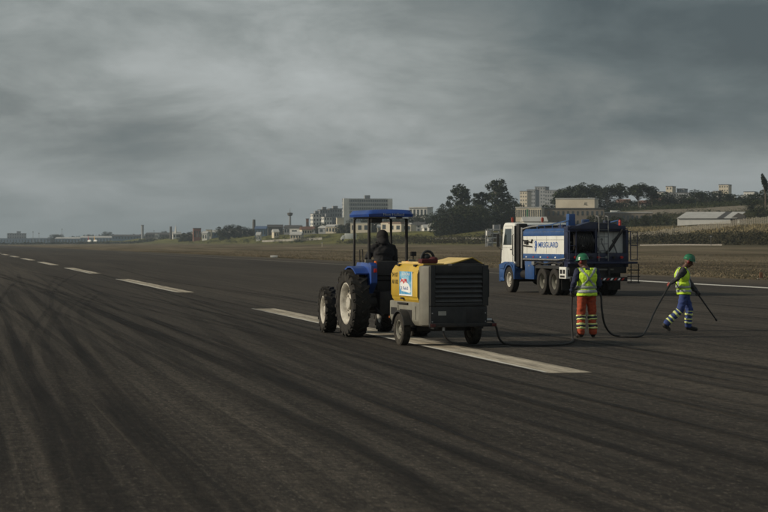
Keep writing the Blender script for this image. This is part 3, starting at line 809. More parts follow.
for x in (-0.95, 0.35):
    part('beacon', mat('beacon_red', (0.22, 0.03, 0.015), 0.4), cab, tb([(x, 5.3, 2.838), (x, 5.3, 2.90)], 0.04, 10), tb([(x, 5.3, 2.90), (x, 5.3, 3.02), (x, 5.3, 3.05)], [0.06, 0.055, 0.02], 12))
part('air_intake_stack', blackm, tk, bx(-1.16, -0.78, 4.00, 4.34, 1.05, 2.78, 0.05))
part('stack_pipe', steel, tk, tb([(-1.14, 3.72, 1.0), (-1.14, 3.72, 2.62)], 0.035, 8), tb([(-1.14, 3.72, 2.55), (-1.0, 3.0, 2.66), (-1.0, 2.2, 2.68)], 0.03, 8))
# tank body with its stripes
tankp = [(-1.22, 1.40), (-1.22, 2.44), (-1.10, 2.54), (1.10, 2.54), (1.22, 2.44), (1.22, 1.40), (1.1, 1.305), (-1.1, 1.305)]
tank = part('tank', white, tk, pr(tankp, 'y', -1.02, 3.36, bev=0.02))
for sd in (-1, 1):
    part('upper_stripe', tblue, tank, bx(sd * 1.215, sd * 1.228, -1.02, 3.34, 2.27, 2.437, 0.003))
    part('upper_shoulder', tblue, tank, pr([(sd * 1.224, 2.442), (sd * 1.104, 2.543), (sd * 1.11, 2.553), (sd * 1.232, 2.448)], 'y', -1.02, 3.34))
    part('lower_stripe', tblue, tank, bx(sd * 1.215, sd * 1.230, -1.02, 3.34, 1.402, 1.58, 0.003))
    for k in range(4):
        part('panel_seam', grey, tank, bx(sd * 1.2205, sd * 1.2245, 0.0 + 1.05 * k - 0.25, 0.012 + 1.05 * k - 0.25, 1.59, 2.26))
    part('long_seam', grey, tank, bx(sd * 1.2205, sd * 1.2235, -1.0, 3.30, 2.115, 2.127))
    for k in range(5):
        part('marker_lamp', redl if k % 2 else inkwhite, tank, bx(sd * 1.231, sd * 1.245, 2.9 - 0.78 * k, 3.02 - 0.78 * k, 1.43, 1.475, 0.003))
part('tank_top_gear', navy, tank, bx(-0.6, 0.6, -0.9, 3.2, 2.535, 2.60, 0.02), tb([(0.1, 2.2, 2.6), (0.1, 2.2, 2.72)], 0.28, 18), tb([(0.1, 0.9, 2.6), (0.1, 0.9, 2.72)], 0.28, 18))
for sd in (-1, 1):
    rail = part('tank_rail', tblue, tk, tb([(sd * 1.0, 3.3, 2.66), (sd * 1.0, 1.0, 2.70), (sd * 1.0, -1.0, 2.86)], 0.022, 8))
    for k in range(6):
        y = 3.2 - 0.82 * k
        part('rail_post', tblue, rail, tb([(sd * 1.0, y, 2.49), (sd * 1.0, y, 2.67 + (0.0 if y > 1 else (1 - y) * 0.08))], 0.016, 6))
text('tank_lettering', 'MRSGUARD', inkblue, tank, (-1.2225, 0.62, 1.93), (0, -1, 0), (0, 0, 1), 2.05, 0.215, 0.005, bold=0.01)
def logo(bm):
    for r0, r1, a0, a1 in ((0.10, 0.16, 30, 330), (0.0, 0.07, 0, 360)):
        a = [(1.95 + r1 * math.cos(R(q)), 1.93 + r1 * math.sin(R(q))) for q in range(a0, a1 + 1, 20)]
        b = [(1.95 + r0 * math.cos(R(q)), 1.93 + r0 * math.sin(R(q))) for q in range(a1, a0 - 1, -20)] if r0 else []
        prism(bm, a[:-1] if not r0 else a + b, 'x', -1.2275, -1.2225)
    prism(bm, [(2.05, 1.75), (1.86, 1.78), (1.98, 1.62)], 'x', -1.2275, -1.2225)
part('tank_emblem', inkblue, tank, logo)
part('ladder_arm', blackm, tk, tb([(-1.26, 3.35, 2.12), (-1.26, 2.35, 2.02), (-1.26, 2.25, 2.14)], 0.03, 8), tb([(-1.26, 3.3, 1.90), (-1.26, 2.3, 1.86)], 0.025, 8), bx(-1.30, -1.235, 2.75, 3.05, 1.95, 2.12, 0.01))
part('tank_subframe', navy, tk, bx(-1.15, 1.15, -1.35, 3.4, 1.10, 1.30, 0.01))
part('side_rail', steel, tk, tb([(-1.24, 3.3, 1.36), (-1.24, -0.4, 1.36), (-1.24, -1.2, 1.42)], 0.03, 8))
# side equipment
for sd in (-1, 1):
    tbx = part('tool_box', tblue, tk, bx(sd * 0.72, sd * 1.22, 2.15, 3.15, 0.58, 1.28, 0.02))
    part('box_door', tblue, tbx, bx(sd * 1.221, sd * 1.232, 2.22, 3.08, 0.64, 1.22, 0.003))
    part('box_latch', steel, tbx, bx(sd * 1.233, sd * 1.245, 2.60, 2.70, 1.08, 1.14))
    fr = part('rear_mudguard', blackp, tk, bx(sd * 0.66, sd * 1.25, -0.62, 1.92, 1.11, 1.14), bx(sd * 0.66, sd * 1.25, 1.90, 1.94, 0.75, 1.11), bx(sd * 1.22, sd * 1.252, -0.62, 1.94, 1.02, 1.11))
part('air_tank', blackm, tk, tb([(-0.9, 3.3, 0.75), (-0.9, 4.1, 0.75)], 0.17, 14))
vb = part('valve_box', white, tk, bx(-1.27, -0.78, -1.32, -0.62, 0.66, 1.10, 0.02))
part('valve_box_opening', blackm, vb, bx(-1.276, -1.262, -0.95, -0.72, 0.84, 1.00), bx(-1.276, -1.262, -1.24, -1.02, 0.84, 1.00), bx(-1.276, -1.262, -1.2, -0.74, 0.70, 0.78), bx(-1.2, -0.85, -1.326, -1.315, 0.74, 1.0))
# rear working platform: frame, hose reel, panels, ladder, railings
part('rear_frame', navy, tk, bx(-1.24, -1.14, -1.42, -1.04, 1.1, 2.62, 0.01), bx(-0.14, -0.04, -1.42, -1.04, 1.1, 2.60, 0.01), bx(1.12, 1.22, -1.42, -1.04, 1.1, 2.50, 0.01), bx(-1.24, 1.22, -1.44, -1.04, 1.30, 1.62, 0.01), bx(-1.14, 1.12, -1.40, -1.03, 2.44, 2.66, 0.02))
part('canopy_gable', navy, tk, pr([(-1.26, 2.52), (-0.35, 2.80), (0.6, 2.74), (1.26, 2.52)], 'y', -1.46, -1.0, bev=0.01))
part('pump_bay', blackm, tk, bx(-1.14, -0.14, -1.08, -1.03, 1.62, 2.44))
reel = part('hose_reel', blackm, tk, tb([(-1.0, -1.22, 2.02), (-0.28, -1.22, 2.02)], 0.30, 22), tb([(-1.02, -1.22, 2.02), (-0.98, -1.22, 2.02)], 0.38, 24), tb([(-0.30, -1.22, 2.02), (-0.26, -1.22, 2.02)], 0.38, 24))
part('reel_hub', steel, reel, tb([(-0.66, -1.54, 1.98), (-0.66, -1.44, 1.98)], 0.11, 16), tb([(-1.06, -1.22, 2.02), (-0.22, -1.22, 2.02)], 0.04, 10))
bm = B()
for k in range(10): tube(bm, [(-0.94 + 0.068 * k + 0.0, -1.22 + 0.33 * math.cos(R(a)), 2.02 + 0.33 * math.sin(R(a))) for a in range(0, 361, 20)], 0.032, 6, caps=False)
obj('reel_hose', bm, hosem, reel)
for k in range(3):
    x = -0.02 + 0.385 * k
    part('rear_cabinet_door', white, tk, bx(x, x + 0.372, -1.12, -1.05, 1.63, 2.43, 0.012))
part('discharge_pipe', blackm, tk, tb([(0.95, -1.50, 2.50), (0.80, -1.50, 2.30), (0.42, -1.50, 1.75), (0.30, -1.46, 1.62)], 0.055, 10))
galv = mat('dull_galvanised', (0.16, 0.165, 0.17), 0.6, 0.2, 6, dirt=0.5)
lad = part('ladder', galv, tk, tb([(-0.02, -1.52, 1.32), (-0.02, -1.52, 2.9), (-0.02, -1.46, 3.0), (-0.02, -1.25, 3.02), (-0.02, -1.15, 2.8)], 0.02, 8), tb([(0.36, -1.52, 1.32), (0.36, -1.52, 2.9), (0.36, -1.46, 3.0), (0.36, -1.25, 3.02), (0.36, -1.15, 2.8)], 0.02, 8))
for k in range(6): part('rung', galv, lad, tb([(-0.02, -1.52, 1.45 + 0.26 * k), (0.36, -1.52, 1.45 + 0.26 * k)], 0.014, 6))
for x0, x1 in ((1.22, 1.50), (-1.24, -0.98)):
    part('platform_railing', navy, tk, tb([(x0, -1.62, 1.36), (x0, -1.62, 2.44), (x1, -1.62, 2.44), (x1, -1.62, 1.36), (x0, -1.62, 1.36)], 0.02, 8), tb([(x0, -1.62, 1.9), (x1, -1.62, 1.9)], 0.016, 8), tb([(x0, -1.62, 2.44), (x0, -1.2, 2.44)], 0.018, 8), tb([(x1 if x1 > 0 else x0, -1.62, 1.36), (x1 if x1 > 0 else x0, -1.3, 1.36)], 0.018, 8))
part('rear_platform', navy, tk, bx(-1.24, 1.50, -1.66, -1.38, 1.22, 1.30, 0.01))
part('roof_box', tblue, tk, bx(-0.98, -0.72, -0.9, -0.6, 2.62, 3.10, 0.02))
part('roof_gear', tblue, tk, bx(-0.35, -0.15, -0.9, -0.6, 2.70, 2.90, 0.02))
part('roof_gear', navy, tk, bx(0.40, 0.58, -1.2, -0.9, 2.74, 2.86, 0.02))
part('beacon', redl, tk, tb([(0.92, -1.3, 2.60), (0.92, -1.3, 2.84), (0.92, -1.3, 2.88)], [0.055, 0.05, 0.02], 12))
part('under_run_frame', blackm, tk, bx(-1.15, 1.15, -1.40, -1.30, 0.86, 1.10, 0.01), bx(-0.5, 0.5, -1.38, -1.2, 0.62, 0.86))
rb = part('rear_bumper', blackm, tk, bx(-1.15, 1.15, -1.50, -1.41, 0.56, 0.72, 0.01))
for k in range(8):
    part('chevron', redl if k % 2 else inkwhite, rb, pr([(-0.16 + 0.15 * k, 0.60), (-0.085 + 0.15 * k, 0.60), (-0.02 + 0.15 * k, 0.68), (-0.095 + 0.15 * k, 0.68)], 'y', -1.508, -1.5005))
part('tail_lamp', redl, rb, bx(-0.9, -0.6, -1.51, -1.5005, 0.60, 0.68))
part('lamp_bar', grey, tk, bx(-0.6, 0.62, -1.425, -1.401, 0.98, 1.03))
stp = part('side_steps', blackm, tk, tb([(1.25, -1.6, 1.22), (1.25, -1.6, 0.50)], 0.02, 8), tb([(1.55, -1.6, 1.22), (1.55, -1.6, 0.50)], 0.02, 8), bx(1.2, 1.6, -1.64, -1.36, 0.48, 0.52), bx(1.2, 1.6, -1.64, -1.36, 0.72, 0.76), bx(1.2, 1.6, -1.64, -1.36, 0.96, 1.0))
rk = random.Random(9)
for k in range(9):
    x = rk.uniform(-1.0, 1.05); z = rk.uniform(1.64, 2.3)
    part('pipe', (blackm, galv, navy)[k % 3], tk, tb([(x, -1.16, z), (x, -1.30, z), (x + rk.uniform(-.25, .25), -1.36, z - 0.12), (x + rk.uniform(-.25, .25), -1.36, 1.66), (x, -1.30, 1.60)], rk.uniform(0.018, 0.04), 8))
for k in range(7):
    x = -0.95 + 0.31 * k
    part('valve', (redl, galv, blackm)[k % 3], tk, tb([(x, -1.44, 1.46), (x, -1.52, 1.46)], 0.05, 10), tb([(x - 0.07, -1.52, 1.46), (x + 0.07, -1.52, 1.46)], 0.012, 6))
for k in range(5):
    part('side_clutter', (blackm, galv, tblue)[k % 3], tk, bx(-1.235, -1.10, -0.9 + 0.75 * k, -0.6 + 0.75 * k + rk.uniform(0, 0.2), 1.14, 1.28, 0.01))
part('side_hose', hosem, tk, tb([(-1.24, 2.1, 1.12), (-1.27, 1.6, 1.24), (-1.27, 0.8, 1.20), (-1.27, 0.0, 1.26), (-1.26, -0.8, 1.18)], 0.035, 8))
for sd in (-1, 1): part('mudflap', rubber, tk, bx(sd * 0.7, sd * 1.2, -0.72, -0.70, 0.22, 1.1))

# ================================================================== PEOPLE
def capsule(bm, p0, p1, r0, r1):
    p0, p1 = Vector(p0), Vector(p1)
    if (p1 - p0).length > 1e-4:
        tube(bm, [p0, p1], [r0, r1], 14)
    ball(bm, p0, r0, seg=14, rings=10); ball(bm, p1, r1, seg=14, rings=10)

def seg_dist(p, a, b):
    ab = b - a; L = ab.length_squared
    t = 0.0 if L < 1e-9 else max(0.0, min(1.0, (p - a).dot(ab) / L))
    return (p - (a + ab * t)).length, t

class Figure:
    def __init__(self, root, mats, neck=1.46):
        self.root, self.mats, self.segs, self.bm, self.neck = root, mats, [], B(), neck
    def cap(self, tagname, p0, p1, r0, r1, mi):
        capsule(self.bm, p0, p1, r0, r1); self.segs.append((tagname, Vector(p0), Vector(p1), r0, r1, mi))
    def ell(self, tagname, c, rx, ry, rz, mi, rot=None):
        ball(self.bm, c, rx, ry, rz, 18, 12, rot)
        self.segs.append((tagname, Vector(c), Vector(c) + Vector((0, 0, 1e-3)), (rx + ry + rz) / 3, (rx + ry + rz) / 3, mi))
    def build(self, voxel=0.016, smooth=4):
        bmesh.ops.recalc_face_normals(self.bm, faces=self.bm.faces)
        me = bpy.data.meshes.new('tmp'); self.bm.to_mesh(me); self.bm.free()
        o = bpy.data.objects.new('tmp', me); COL.objects.link(o)
        m = o.modifiers.new('r', 'REMESH'); m.mode = 'VOXEL'; m.voxel_size = voxel
        s = o.modifiers.new('s', 'SMOOTH'); s.factor = 0.5; s.iterations = smooth
        dg = bpy.context.evaluated_depsgraph_get(); dg.update()
        me2 = bpy.data.meshes.new_from_object(o.evaluated_get(dg))
        bpy.data.objects.remove(o); bpy.data.meshes.remove(me)
        me2.name = 'body'
        # cloth creases
        for v in me2.vertices:
            q_ = Vector((v.co.x * 7, v.co.y * 7, v.co.z * 12)); n = (0.35 - abs(mnoise.noise(q_))) * 0.026 + mnoise.noise(v.co * 27) * 0.005
            if v.co.z > self.neck: n *= 0.12
            v.co += v.normal * n
        me2.materials.clear()
        for mm in self.mats: me2.materials.append(mm)
        self.info = []
        for p in me2.polygons:
            c = p.center; best = None
            for sg in self.segs:
                d, t = seg_dist(c, sg[1], sg[2]); d -= sg[3] + (sg[4] - sg[3]) * t
                if best is None or d < best[0]: best = (d, sg[0], t, sg[5])
            p.material_index = best[3]; p.use_smooth = True
            self.info.append((best[1], best[2], c.copy()))
        self.me = me2
        self.body = link('body', me2, self.root)
        return self
    def shell(self, name, m, pick, off, thick=0.006, parent=None):
        idx = {}; vs, fs = [], []
        for p, inf in zip(self.me.polygons, self.info):
            if not pick(*inf): continue
            f = []
            for vi in p.vertices:
                if vi not in idx:
                    idx[vi] = len(vs); v = self.me.vertices[vi]; vs.append(v.co + v.normal * off)
                f.append(idx[vi])
            fs.append(f)
        me = bpy.data.meshes.new(name); me.from_pydata([tuple(v) for v in vs], [], fs); me.materials.append(m)
        me.polygons.foreach_set('use_smooth', [True] * len(me.polygons))
        o = link(name, me, parent or self.root)
        if thick:
            sm = o.modifiers.new('solid', 'SOLIDIFY'); sm.thickness = thick; sm.offset = 1
        return o

def hand(parent, wrist, d, n, m, mirror=1, k=1.0):
    """gloved hand: palm along d, palm side n, four curled fingers and a thumb"""
    d = Vector(d).normalized(); n = Vector(n); n = (n - d * n.dot(d)).normalized(); s = d.cross(n) * mirror
    w = Vector(wrist); bm = B()
    rot = Matrix((s, d, n)).transposed().to_4x4()
    ball(bm, w + d * 0.05 * k, 0.042 * k, 0.058 * k, 0.020 * k, 12, 8, rot)
    for i, (o, L) in enumerate(((-0.031, 0.066), (-0.011, 0.076), (0.010, 0.072), (0.029, 0.056))):
        b = w + d * (0.095 - abs(i - 1.3) * 0.005) * k + s * o * k
        p1 = b + (d * 0.62 + n * 0.55) * L * 0.5 * k; p2 = p1 + (d * -0.1 + n * 1.0) * L * 0.40 * k; p3 = p2 + (d * -0.75 + n * 0.35) * L * 0.32 * k
        tube(bm, [b - d * 0.02, b, p1, p2, p3], [0.010 * k, 0.010 * k, 0.0095 * k, 0.009 * k, 0.007 * k], 8)
    b = w + d * 0.03 * k - s * 0.036 * k
    tube(bm, [b, b + (d * 0.5 - s * 0.6 + n * 0.3) * 0.04 * k, b + (d * 0.9 - s * 0.5 + n * 0.9) * 0.06 * k, b + (d * 0.7 + n * 1.3) * 0.065 * k], [0.013 * k, 0.012 * k, 0.010 * k, 0.008 * k], 8)
    return obj('glove', bm, m, parent, smooth=60)

def head_parts(F, hc, yaw, pitch, hair=True):
    """head built into the body mesh; returns the head frame"""
    H = Matrix.Translation(hc) @ Matrix.Rotation(yaw, 4, 'Z') @ Matrix.Rotation(pitch, 4, 'X')
    def P(x, y, z): return H @ Vector((x, y, z))
    rot = H.to_3x3().to_4x4()
    F.ell('head', P(0, 0, 0.02), 0.078, 0.098, 0.105, 0, rot)
    F.ell('head', P(0, 0.03, -0.055), 0.058, 0.068, 0.062, 0, rot)
    F.cap('head', P(0, 0.085, 0.02), P(0, 0.112, -0.022), 0.013, 0.017, 0)
    F.cap('head', P(-0.022, 0.085, -0.055), P(0.022, 0.085, -0.055), 0.012, 0.012, 0)
    for sd in (-1, 1):
        F.cap('head', P(sd * 0.079, -0.012, 0.02), P(sd * 0.082, -0.010, -0.02), 0.016, 0.012, 0)
    return H, P

def eyes(root, P):
    for sd in (-1, 1):
        part('eye', inkblack, root, bl(P(sd * 0.031, 0.088, 0.018), 0.010, seg=8, rings=6))

def helmet(root, H, muffs=True):
    Ms = H @ Matrix.Translation((0, -0.002, 0.045)) @ Matrix.Rotation(R(6), 4, 'X')
    bm = B(); rings = []
    for i in range(8):
        a = R(90) * i / 7
        rr, z = math.cos(a) ** 0.85 if i < 7 else 0.0, math.sin(a)
        rings.append([bm.verts.new((0.112 * rr * math.cos(q), 0.137 * rr * math.sin(q), 0.122 * z)) for q in [2 * math.pi * k / 24 for k in range(24)]] if i < 7 else None)
    top = bm.verts.new((0, 0, 0.122))
    for a, b in zip(rings[:6], rings[1:7]):
        for k in range(24): bm.faces.new((a[k], a[(k + 1) % 24], b[(k + 1) % 24], b[k]))
    for k in range(24): bm.faces.new((rings[6][k], rings[6][(k + 1) % 24], top))
    # brim, wider at the front
    brim = []
    for q in [2 * math.pi * k / 24 for k in range(24)]:
        ex = 0.012 + 0.045 * max(0, math.sin(q)) ** 2
        brim.append(bm.verts.new(((0.112 + ex * 0.6) * math.cos(q), (0.137 + ex) * math.sin(q), -0.012)))
    for k in range(24): bm.faces.new((rings[0][k], brim[k], brim[(k + 1) % 24], rings[0][(k + 1) % 24]))
    tube(bm, [(0, 0.13 * math.cos(R(a)), 0.008 + 0.122 * math.sin(R(a))) for a in range(20, 161, 14)], 0.012, 6)
    bmesh.ops.transform(bm, matrix=Ms, verts=bm.verts)
    h = obj('helmet', bm, helmg, root, smooth=60)
    if muffs:
        for sd in (-1, 1):
            bm = B(); ball(bm, (sd * 0.094, -0.005, -0.050), 0.026, 0.034, 0.044)
            tube(bm, [(sd * 0.105, -0.005, -0.03), (sd * 0.118, -0.002, 0.03)], 0.008, 6)
            bmesh.ops.transform(bm, matrix=Ms, verts=bm.verts)
            obj('ear_muff', bm, mat('muff_red', (0.16, 0.018, 0.016), 0.5), root, smooth=60)
    return h

def boots(F, ank, toe, mi):
    F.cap('boot', Vector(ank) + Vector((0, 0, 0.02)), ank, 0.058, 0.060, mi)
    F.cap('boot', Vector(ank) - Vector((0, 0, 0.015)), toe, 0.050, 0.040, mi)

def torso(F, pel, wai, che, mi, lean=None, k=1.0):
    F.ell('pelvis', pel, 0.170 * k, 0.125 * k, 0.13, 1)
    F.ell('torso', wai, 0.165 * k, 0.125 * k, 0.17, mi)
    F.ell('torso', che, 0.190 * k, 0.135 * k, 0.19, mi)

def limb_band(tags, ranges):
    return [lambda tg, t, c, s=s: tg in tags and c.x * s > 0 and any(a <= t <= b for a, b in ranges) for s in (-1, 1)]

# ---- worker standing with his back to the camera
W1 = Vector((4.27, 41.05, 0)); W1R = R(10)
w1 = thing('person', 'worker seen from behind in lime vest, orange trousers and green helmet, gripping the black hose', 'person', W1, W1R)
F = Figure(w1, [skin, orange_cloth, navy_cloth, boot])
torso(F, (0, 0, 0.94), (0, 0.01, 1.10), (0, 0.0, 1.29), 2, k=1.16)
F.cap('torso', (-0.15, -0.005, 1.41), (0.15, -0.005, 1.41), 0.075, 0.075, 2)
F.cap('neck', (0, 0.01, 1.44), (-0.04, 0.04, 1.54), 0.060, 0.055, 0)
H1, P1 = head_parts(F, Vector((-0.07, 0.06, 1.605)), R(48), R(-14))
for sd, kn, an, to in ((-1, (-0.125, 0.02, 0.50), (-0.135, -0.03, 0.085), (-0.165, 0.13, 0.042)), (1, (0.125, 0.03, 0.50), (0.135, -0.01, 0.085), (0.175, 0.14, 0.042))):
    F.cap('thigh', (sd * 0.095, 0, 0.90), kn, 0.105, 0.088, 1)
    F.cap('shin', kn, Vector(an) + Vector((0, 0, 0.05)), 0.086, 0.083, 1)
    boots(F, an, to, 3)
F.cap('arm', (-0.20, -0.005, 1.40), (-0.30, -0.06, 1.15), 0.072, 0.058, 2); F.cap('arm', (-0.30, -0.06, 1.15), (-0.315, 0.06, 0.98), 0.056, 0.044, 2)
F.cap('arm', (0.20, -0.005, 1.40), (0.265, -0.03, 1.13), 0.072, 0.058, 2); F.cap('arm', (0.265, -0.03, 1.13), (0.26, 0.16, 1.02), 0.056, 0.044, 2)
F.build()
vest = F.shell('vest', hivis, lambda tg, t, c: tg in ('torso', 'pelvis', 'thigh') and 0.895 < c.z < 1.462 and not (c.z > 1.42 and abs(c.x) < 0.05), 0.014)
F.shell('reflective_band', refl, lambda tg, t, c: tg in ('torso', 'pelvis', 'thigh') and (0.955 < c.z < 1.005 or 1.045 < c.z < 1.095), 0.024, 0.003, vest)
F.shell('reflective_cross', refl, lambda tg, t, c: tg == 'torso' and c.y < 0.0 and 1.09 < c.z < 1.46 and abs(abs(c.x) - abs(c.z - 1.255) * 0.78) < 0.026, 0.024, 0.003, vest)
for pk in limb_band(('shin',), ((0.02, 0.12), (0.24, 0.33), (0.52, 0.62), (0.74, 0.84))): F.shell('trouser_band', refly, pk, 0.008, 0.003)
for rg_ in ((0.13, 0.23), (0.63, 0.73)):
    for pk in limb_band(('shin',), (rg_,)): F.shell('trouser_tape', navy_cloth, pk, 0.007, 0.003)
eyes(w1, P1); helmet(w1, H1)
hand(w1, (-0.317, 0.08, 0.965), (0.05, 0.5, -0.6), (0.9, 0.1, 0), blackp, -1)
hand(w1, (0.258, 0.18, 1.01), (-0.2, 0.9, -0.2), (-0.6, 0, -0.7), blackp, 1)

# ---- worker walking to the right
W2 = Vector((6.815, 44.3, 0)); W2R = R(-90)
w2 = thing('person', 'worker walking to the right in lime vest, blue trousers and green helmet, holding a lance', 'person', W2, W2R)
F = Figure(w2, [skin, blue_cloth, grey_cloth, boot])
torso(F, (0, 0.0, 0.90), (0, -0.02, 1.05), (0, -0.035, 1.25), 2, k=1.16)
F.cap('torso', (-0.15, -0.04, 1.375), (0.15, -0.05, 1.375), 0.075, 0.075, 2)
F.cap('neck', (0, -0.01, 1.41), (0, 0.07, 1.52), 0.060, 0.055, 0)
H2, P2 = head_parts(F, Vector((0, 0.105, 1.575)), R(-6), R(-24))
hipz = 0.87
F.cap('thigh', (0.095, 0.0, hipz), (0.10, -0.10, 0.47), 0.105, 0.082, 1); F.cap('shin', (0.10, -0.10, 0.47), (0.10, -0.40, 0.19), 0.080, 0.076, 1)
F.cap('boot', (0.10, -0.42, 0.17), (0.10, -0.45, 0.14), 0.058, 0.058, 3); F.cap('boot', (0.10, -0.45, 0.13), (0.10, -0.355, 0.042), 0.048, 0.040, 3)
F.cap('thigh', (-0.095, 0.02, hipz), (-0.10, 0.14, 0.48), 0.105, 0.084, 1); F.cap('shin', (-0.10, 0.14, 0.48), (-0.10, 0.11, 0.13), 0.080, 0.078, 1)
boots(F, (-0.10, 0.105, 0.085), (-0.10, 0.29, 0.042), 3)
F.cap('arm', (0.20, -0.05, 1.375), (0.33, -0.20, 1.20), 0.070, 0.056, 2); F.cap('arm', (0.33, -0.20, 1.20), (0.22, -0.32, 1.10), 0.054, 0.042, 2)
F.cap('arm', (-0.20, -0.04, 1.375), (-0.22, 0.14, 1.14), 0.070, 0.056, 2); F.cap('arm', (-0.22, 0.14, 1.14), (-0.16, 0.30, 0.92), 0.054, 0.042, 2)
F.build()
vest = F.shell('vest', hivis, lambda tg, t, c: tg in ('torso', 'pelvis', 'thigh') and 0.835 < c.z < 1.435 and not (c.z > 1.40 and abs(c.x) < 0.05), 0.014)
F.shell('reflective_band', refl, lambda tg, t, c: tg in ('torso', 'pelvis', 'thigh') and (0.885 < c.z < 0.935 or 0.985 < c.z < 1.035), 0.024, 0.003, vest)
F.shell('reflective_braces', refl, lambda tg, t, c: tg == 'torso' and 1.03 < c.z < 1.44 and abs(abs(c.x) - 0.11) < 0.026, 0.024, 0.003, vest)
for pk in limb_band(('shin',), ((0.0, 0.10), (0.24, 0.36), (0.56, 0.66), (0.78, 0.88))): F.shell('trouser_band', refly, pk, 0.008, 0.003)
eyes(w2, P2); helmet(w2, H2)
hand(w2, (0.205, -0.335, 1.09), (-0.4, -0.5, -0.5), (-0.5, 0.8, 0), mat('red_glove', (0.22, 0.045, 0.035), 0.8, 0.2, 9), 1)
hand(w2, (-0.157, 0.31, 0.905), (0.05, 0.55, -0.7), (0.9, -0.1, 0.1), blackp, -1)

# ---- tractor driver, hood up
M_tr = Matrix.Translation((0.02, 41.73, 0)) @ Matrix.Rotation(TR_A, 4, 'Z')
dv = thing('person', 'driver in black hooded jacket sitting on the blue tractor, back turned', 'person', M_tr @ Vector((0, 0.16, 1.36)), TR_A)
F = Figure(dv, [skin, navy_cloth, black_cloth, boot], 0.70)
F.ell('pelvis', (0, 0.0, 0.10), 0.185, 0.145, 0.12, 1)
F.ell('torso', (0.0, -0.03, 0.24), 0.215, 0.175, 0.18, 2); F.ell('torso', (0.01, -0.01, 0.42), 0.235, 0.175, 0.20, 2)
F.cap('torso', (-0.15, 0.0, 0.535), (0.17, 0.0, 0.525), 0.098, 0.098, 2)
F.cap('torso', (0.01, 0.01, 0.58), (0.028, 0.07, 0.69), 0.10, 0.088, 2)
Hd, Pd = head_parts(F, Vector((0.035, 0.10, 0.765)), R(22), R(-20))
for sd in (-1, 1):
    F.cap('thigh', (sd * 0.10, 0.02, 0.08), (sd * 0.20, 0.44, 0.12), 0.10, 0.080, 1); F.cap('shin', (sd * 0.20, 0.44, 0.12), (sd * 0.19, 0.56, -0.28), 0.078, 0.066, 1)
    boots(F, (sd * 0.19, 0.56, -0.32), (sd * 0.20, 0.72, -0.368), 3)
F.cap('arm', (-0.20, 0.0, 0.53), (-0.29, 0.16, 0.32), 0.082, 0.066, 2); F.cap('arm', (-0.29, 0.16, 0.32), (-0.17, 0.50, 0.32), 0.064, 0.048, 2)
F.cap('arm', (0.22, 0.0, 0.53), (0.31, 0.10, 0.28), 0.082, 0.068, 2); F.cap('arm', (0.31, 0.10, 0.28), (0.18, 0.48, 0.31), 0.066, 0.048, 2)
F.build()
Hi = Hd.inverted()
F.shell('hood', black_cloth, lambda tg, t, c: tg in ('head', 'torso') and c.z > 0.60 and (Hi @ c).y < 0.055 and abs(c.x) < 0.14, 0.030, 0.014)
eyes(dv, Pd)
hand(dv, (-0.165, 0.52, 0.32), (0.3, 0.9, 0), (0.2, 0, -0.9), blackp, -1)
hand(dv, (0.175, 0.50, 0.312), (-0.3, 0.9, 0), (-0.2, 0, -0.9), blackp, 1)

# ================================================================== HOSES
def hose(name, label, pts, r):
    p = catmull([Vector(q) for q in pts], 9)
    bm = B(); tube(bm, p, r, 8)
    o = obj(name, bm, hosem, smooth=60)
    return tag(o, label, 'hose', 'air hoses')
hs = hose('air_hose', 'long black air hose running from the compressor past both workers', [
    (2.07, 37.54, 0.52), (2.15, 37.50, 0.40), (2.24, 37.55, 0.13), (2.45, 37.72, 0.035), (2.95, 37.55, 0.030), (3.45, 37.85, 0.030), (3.78, 39.1, 0.030), (3.92, 40.55, 0.035),
    (3.955, 41.0, 0.22), (3.955, 41.10, 0.60), (3.975, 41.13, 0.92), (4.06, 41.30, 1.02), (4.27, 41.40, 1.01), (4.46, 41.36, 1.00), (4.575, 41.18, 0.90), (4.59, 41.08, 0.60), (4.66, 41.12, 0.27), (4.83, 41.22, 0.065),
    (5.07, 41.05, 0.030), (5.42, 41.15, 0.035), (5.66, 41.9, 0.18), (5.96, 42.9, 0.50), (6.27, 43.6, 0.86), (6.46, 44.06, 1.06), (6.55, 44.35, 1.13), (6.70, 44.58, 1.08), (6.90, 44.52, 1.0)], 0.022)
bm = B()
tube(bm, [(6.86, 44.53, 1.015), (7.00, 44.50, 0.96), (7.135, 44.455, 0.87), (7.35, 44.44, 0.56), (7.57, 44.43, 0.25)], [0.024, 0.022, 0.02, 0.018, 0.016], 8)
tube(bm, [(7.555, 44.43, 0.27), (7.585, 44.43, 0.225)], [0.026, 0.022], 8)
obj('lance', bm, blackm, hs)
hose('air_hose', 'short black hose looping under the compressor rear', [
    (1.056 - 0.951 * 0.30 + 0.309 * 1.17, 38.33 - 0.309 * 0.30 - 0.951 * 1.17, 0.34), (1.15, 37.10, 0.24), (1.28, 37.2, 0.10), (1.50, 37.45, 0.030), (1.9, 37.80, 0.028), (2.4, 37.95, 0.028), (2.95, 37.70, 0.028), (3.3, 37.84, 0.028)], 0.016)

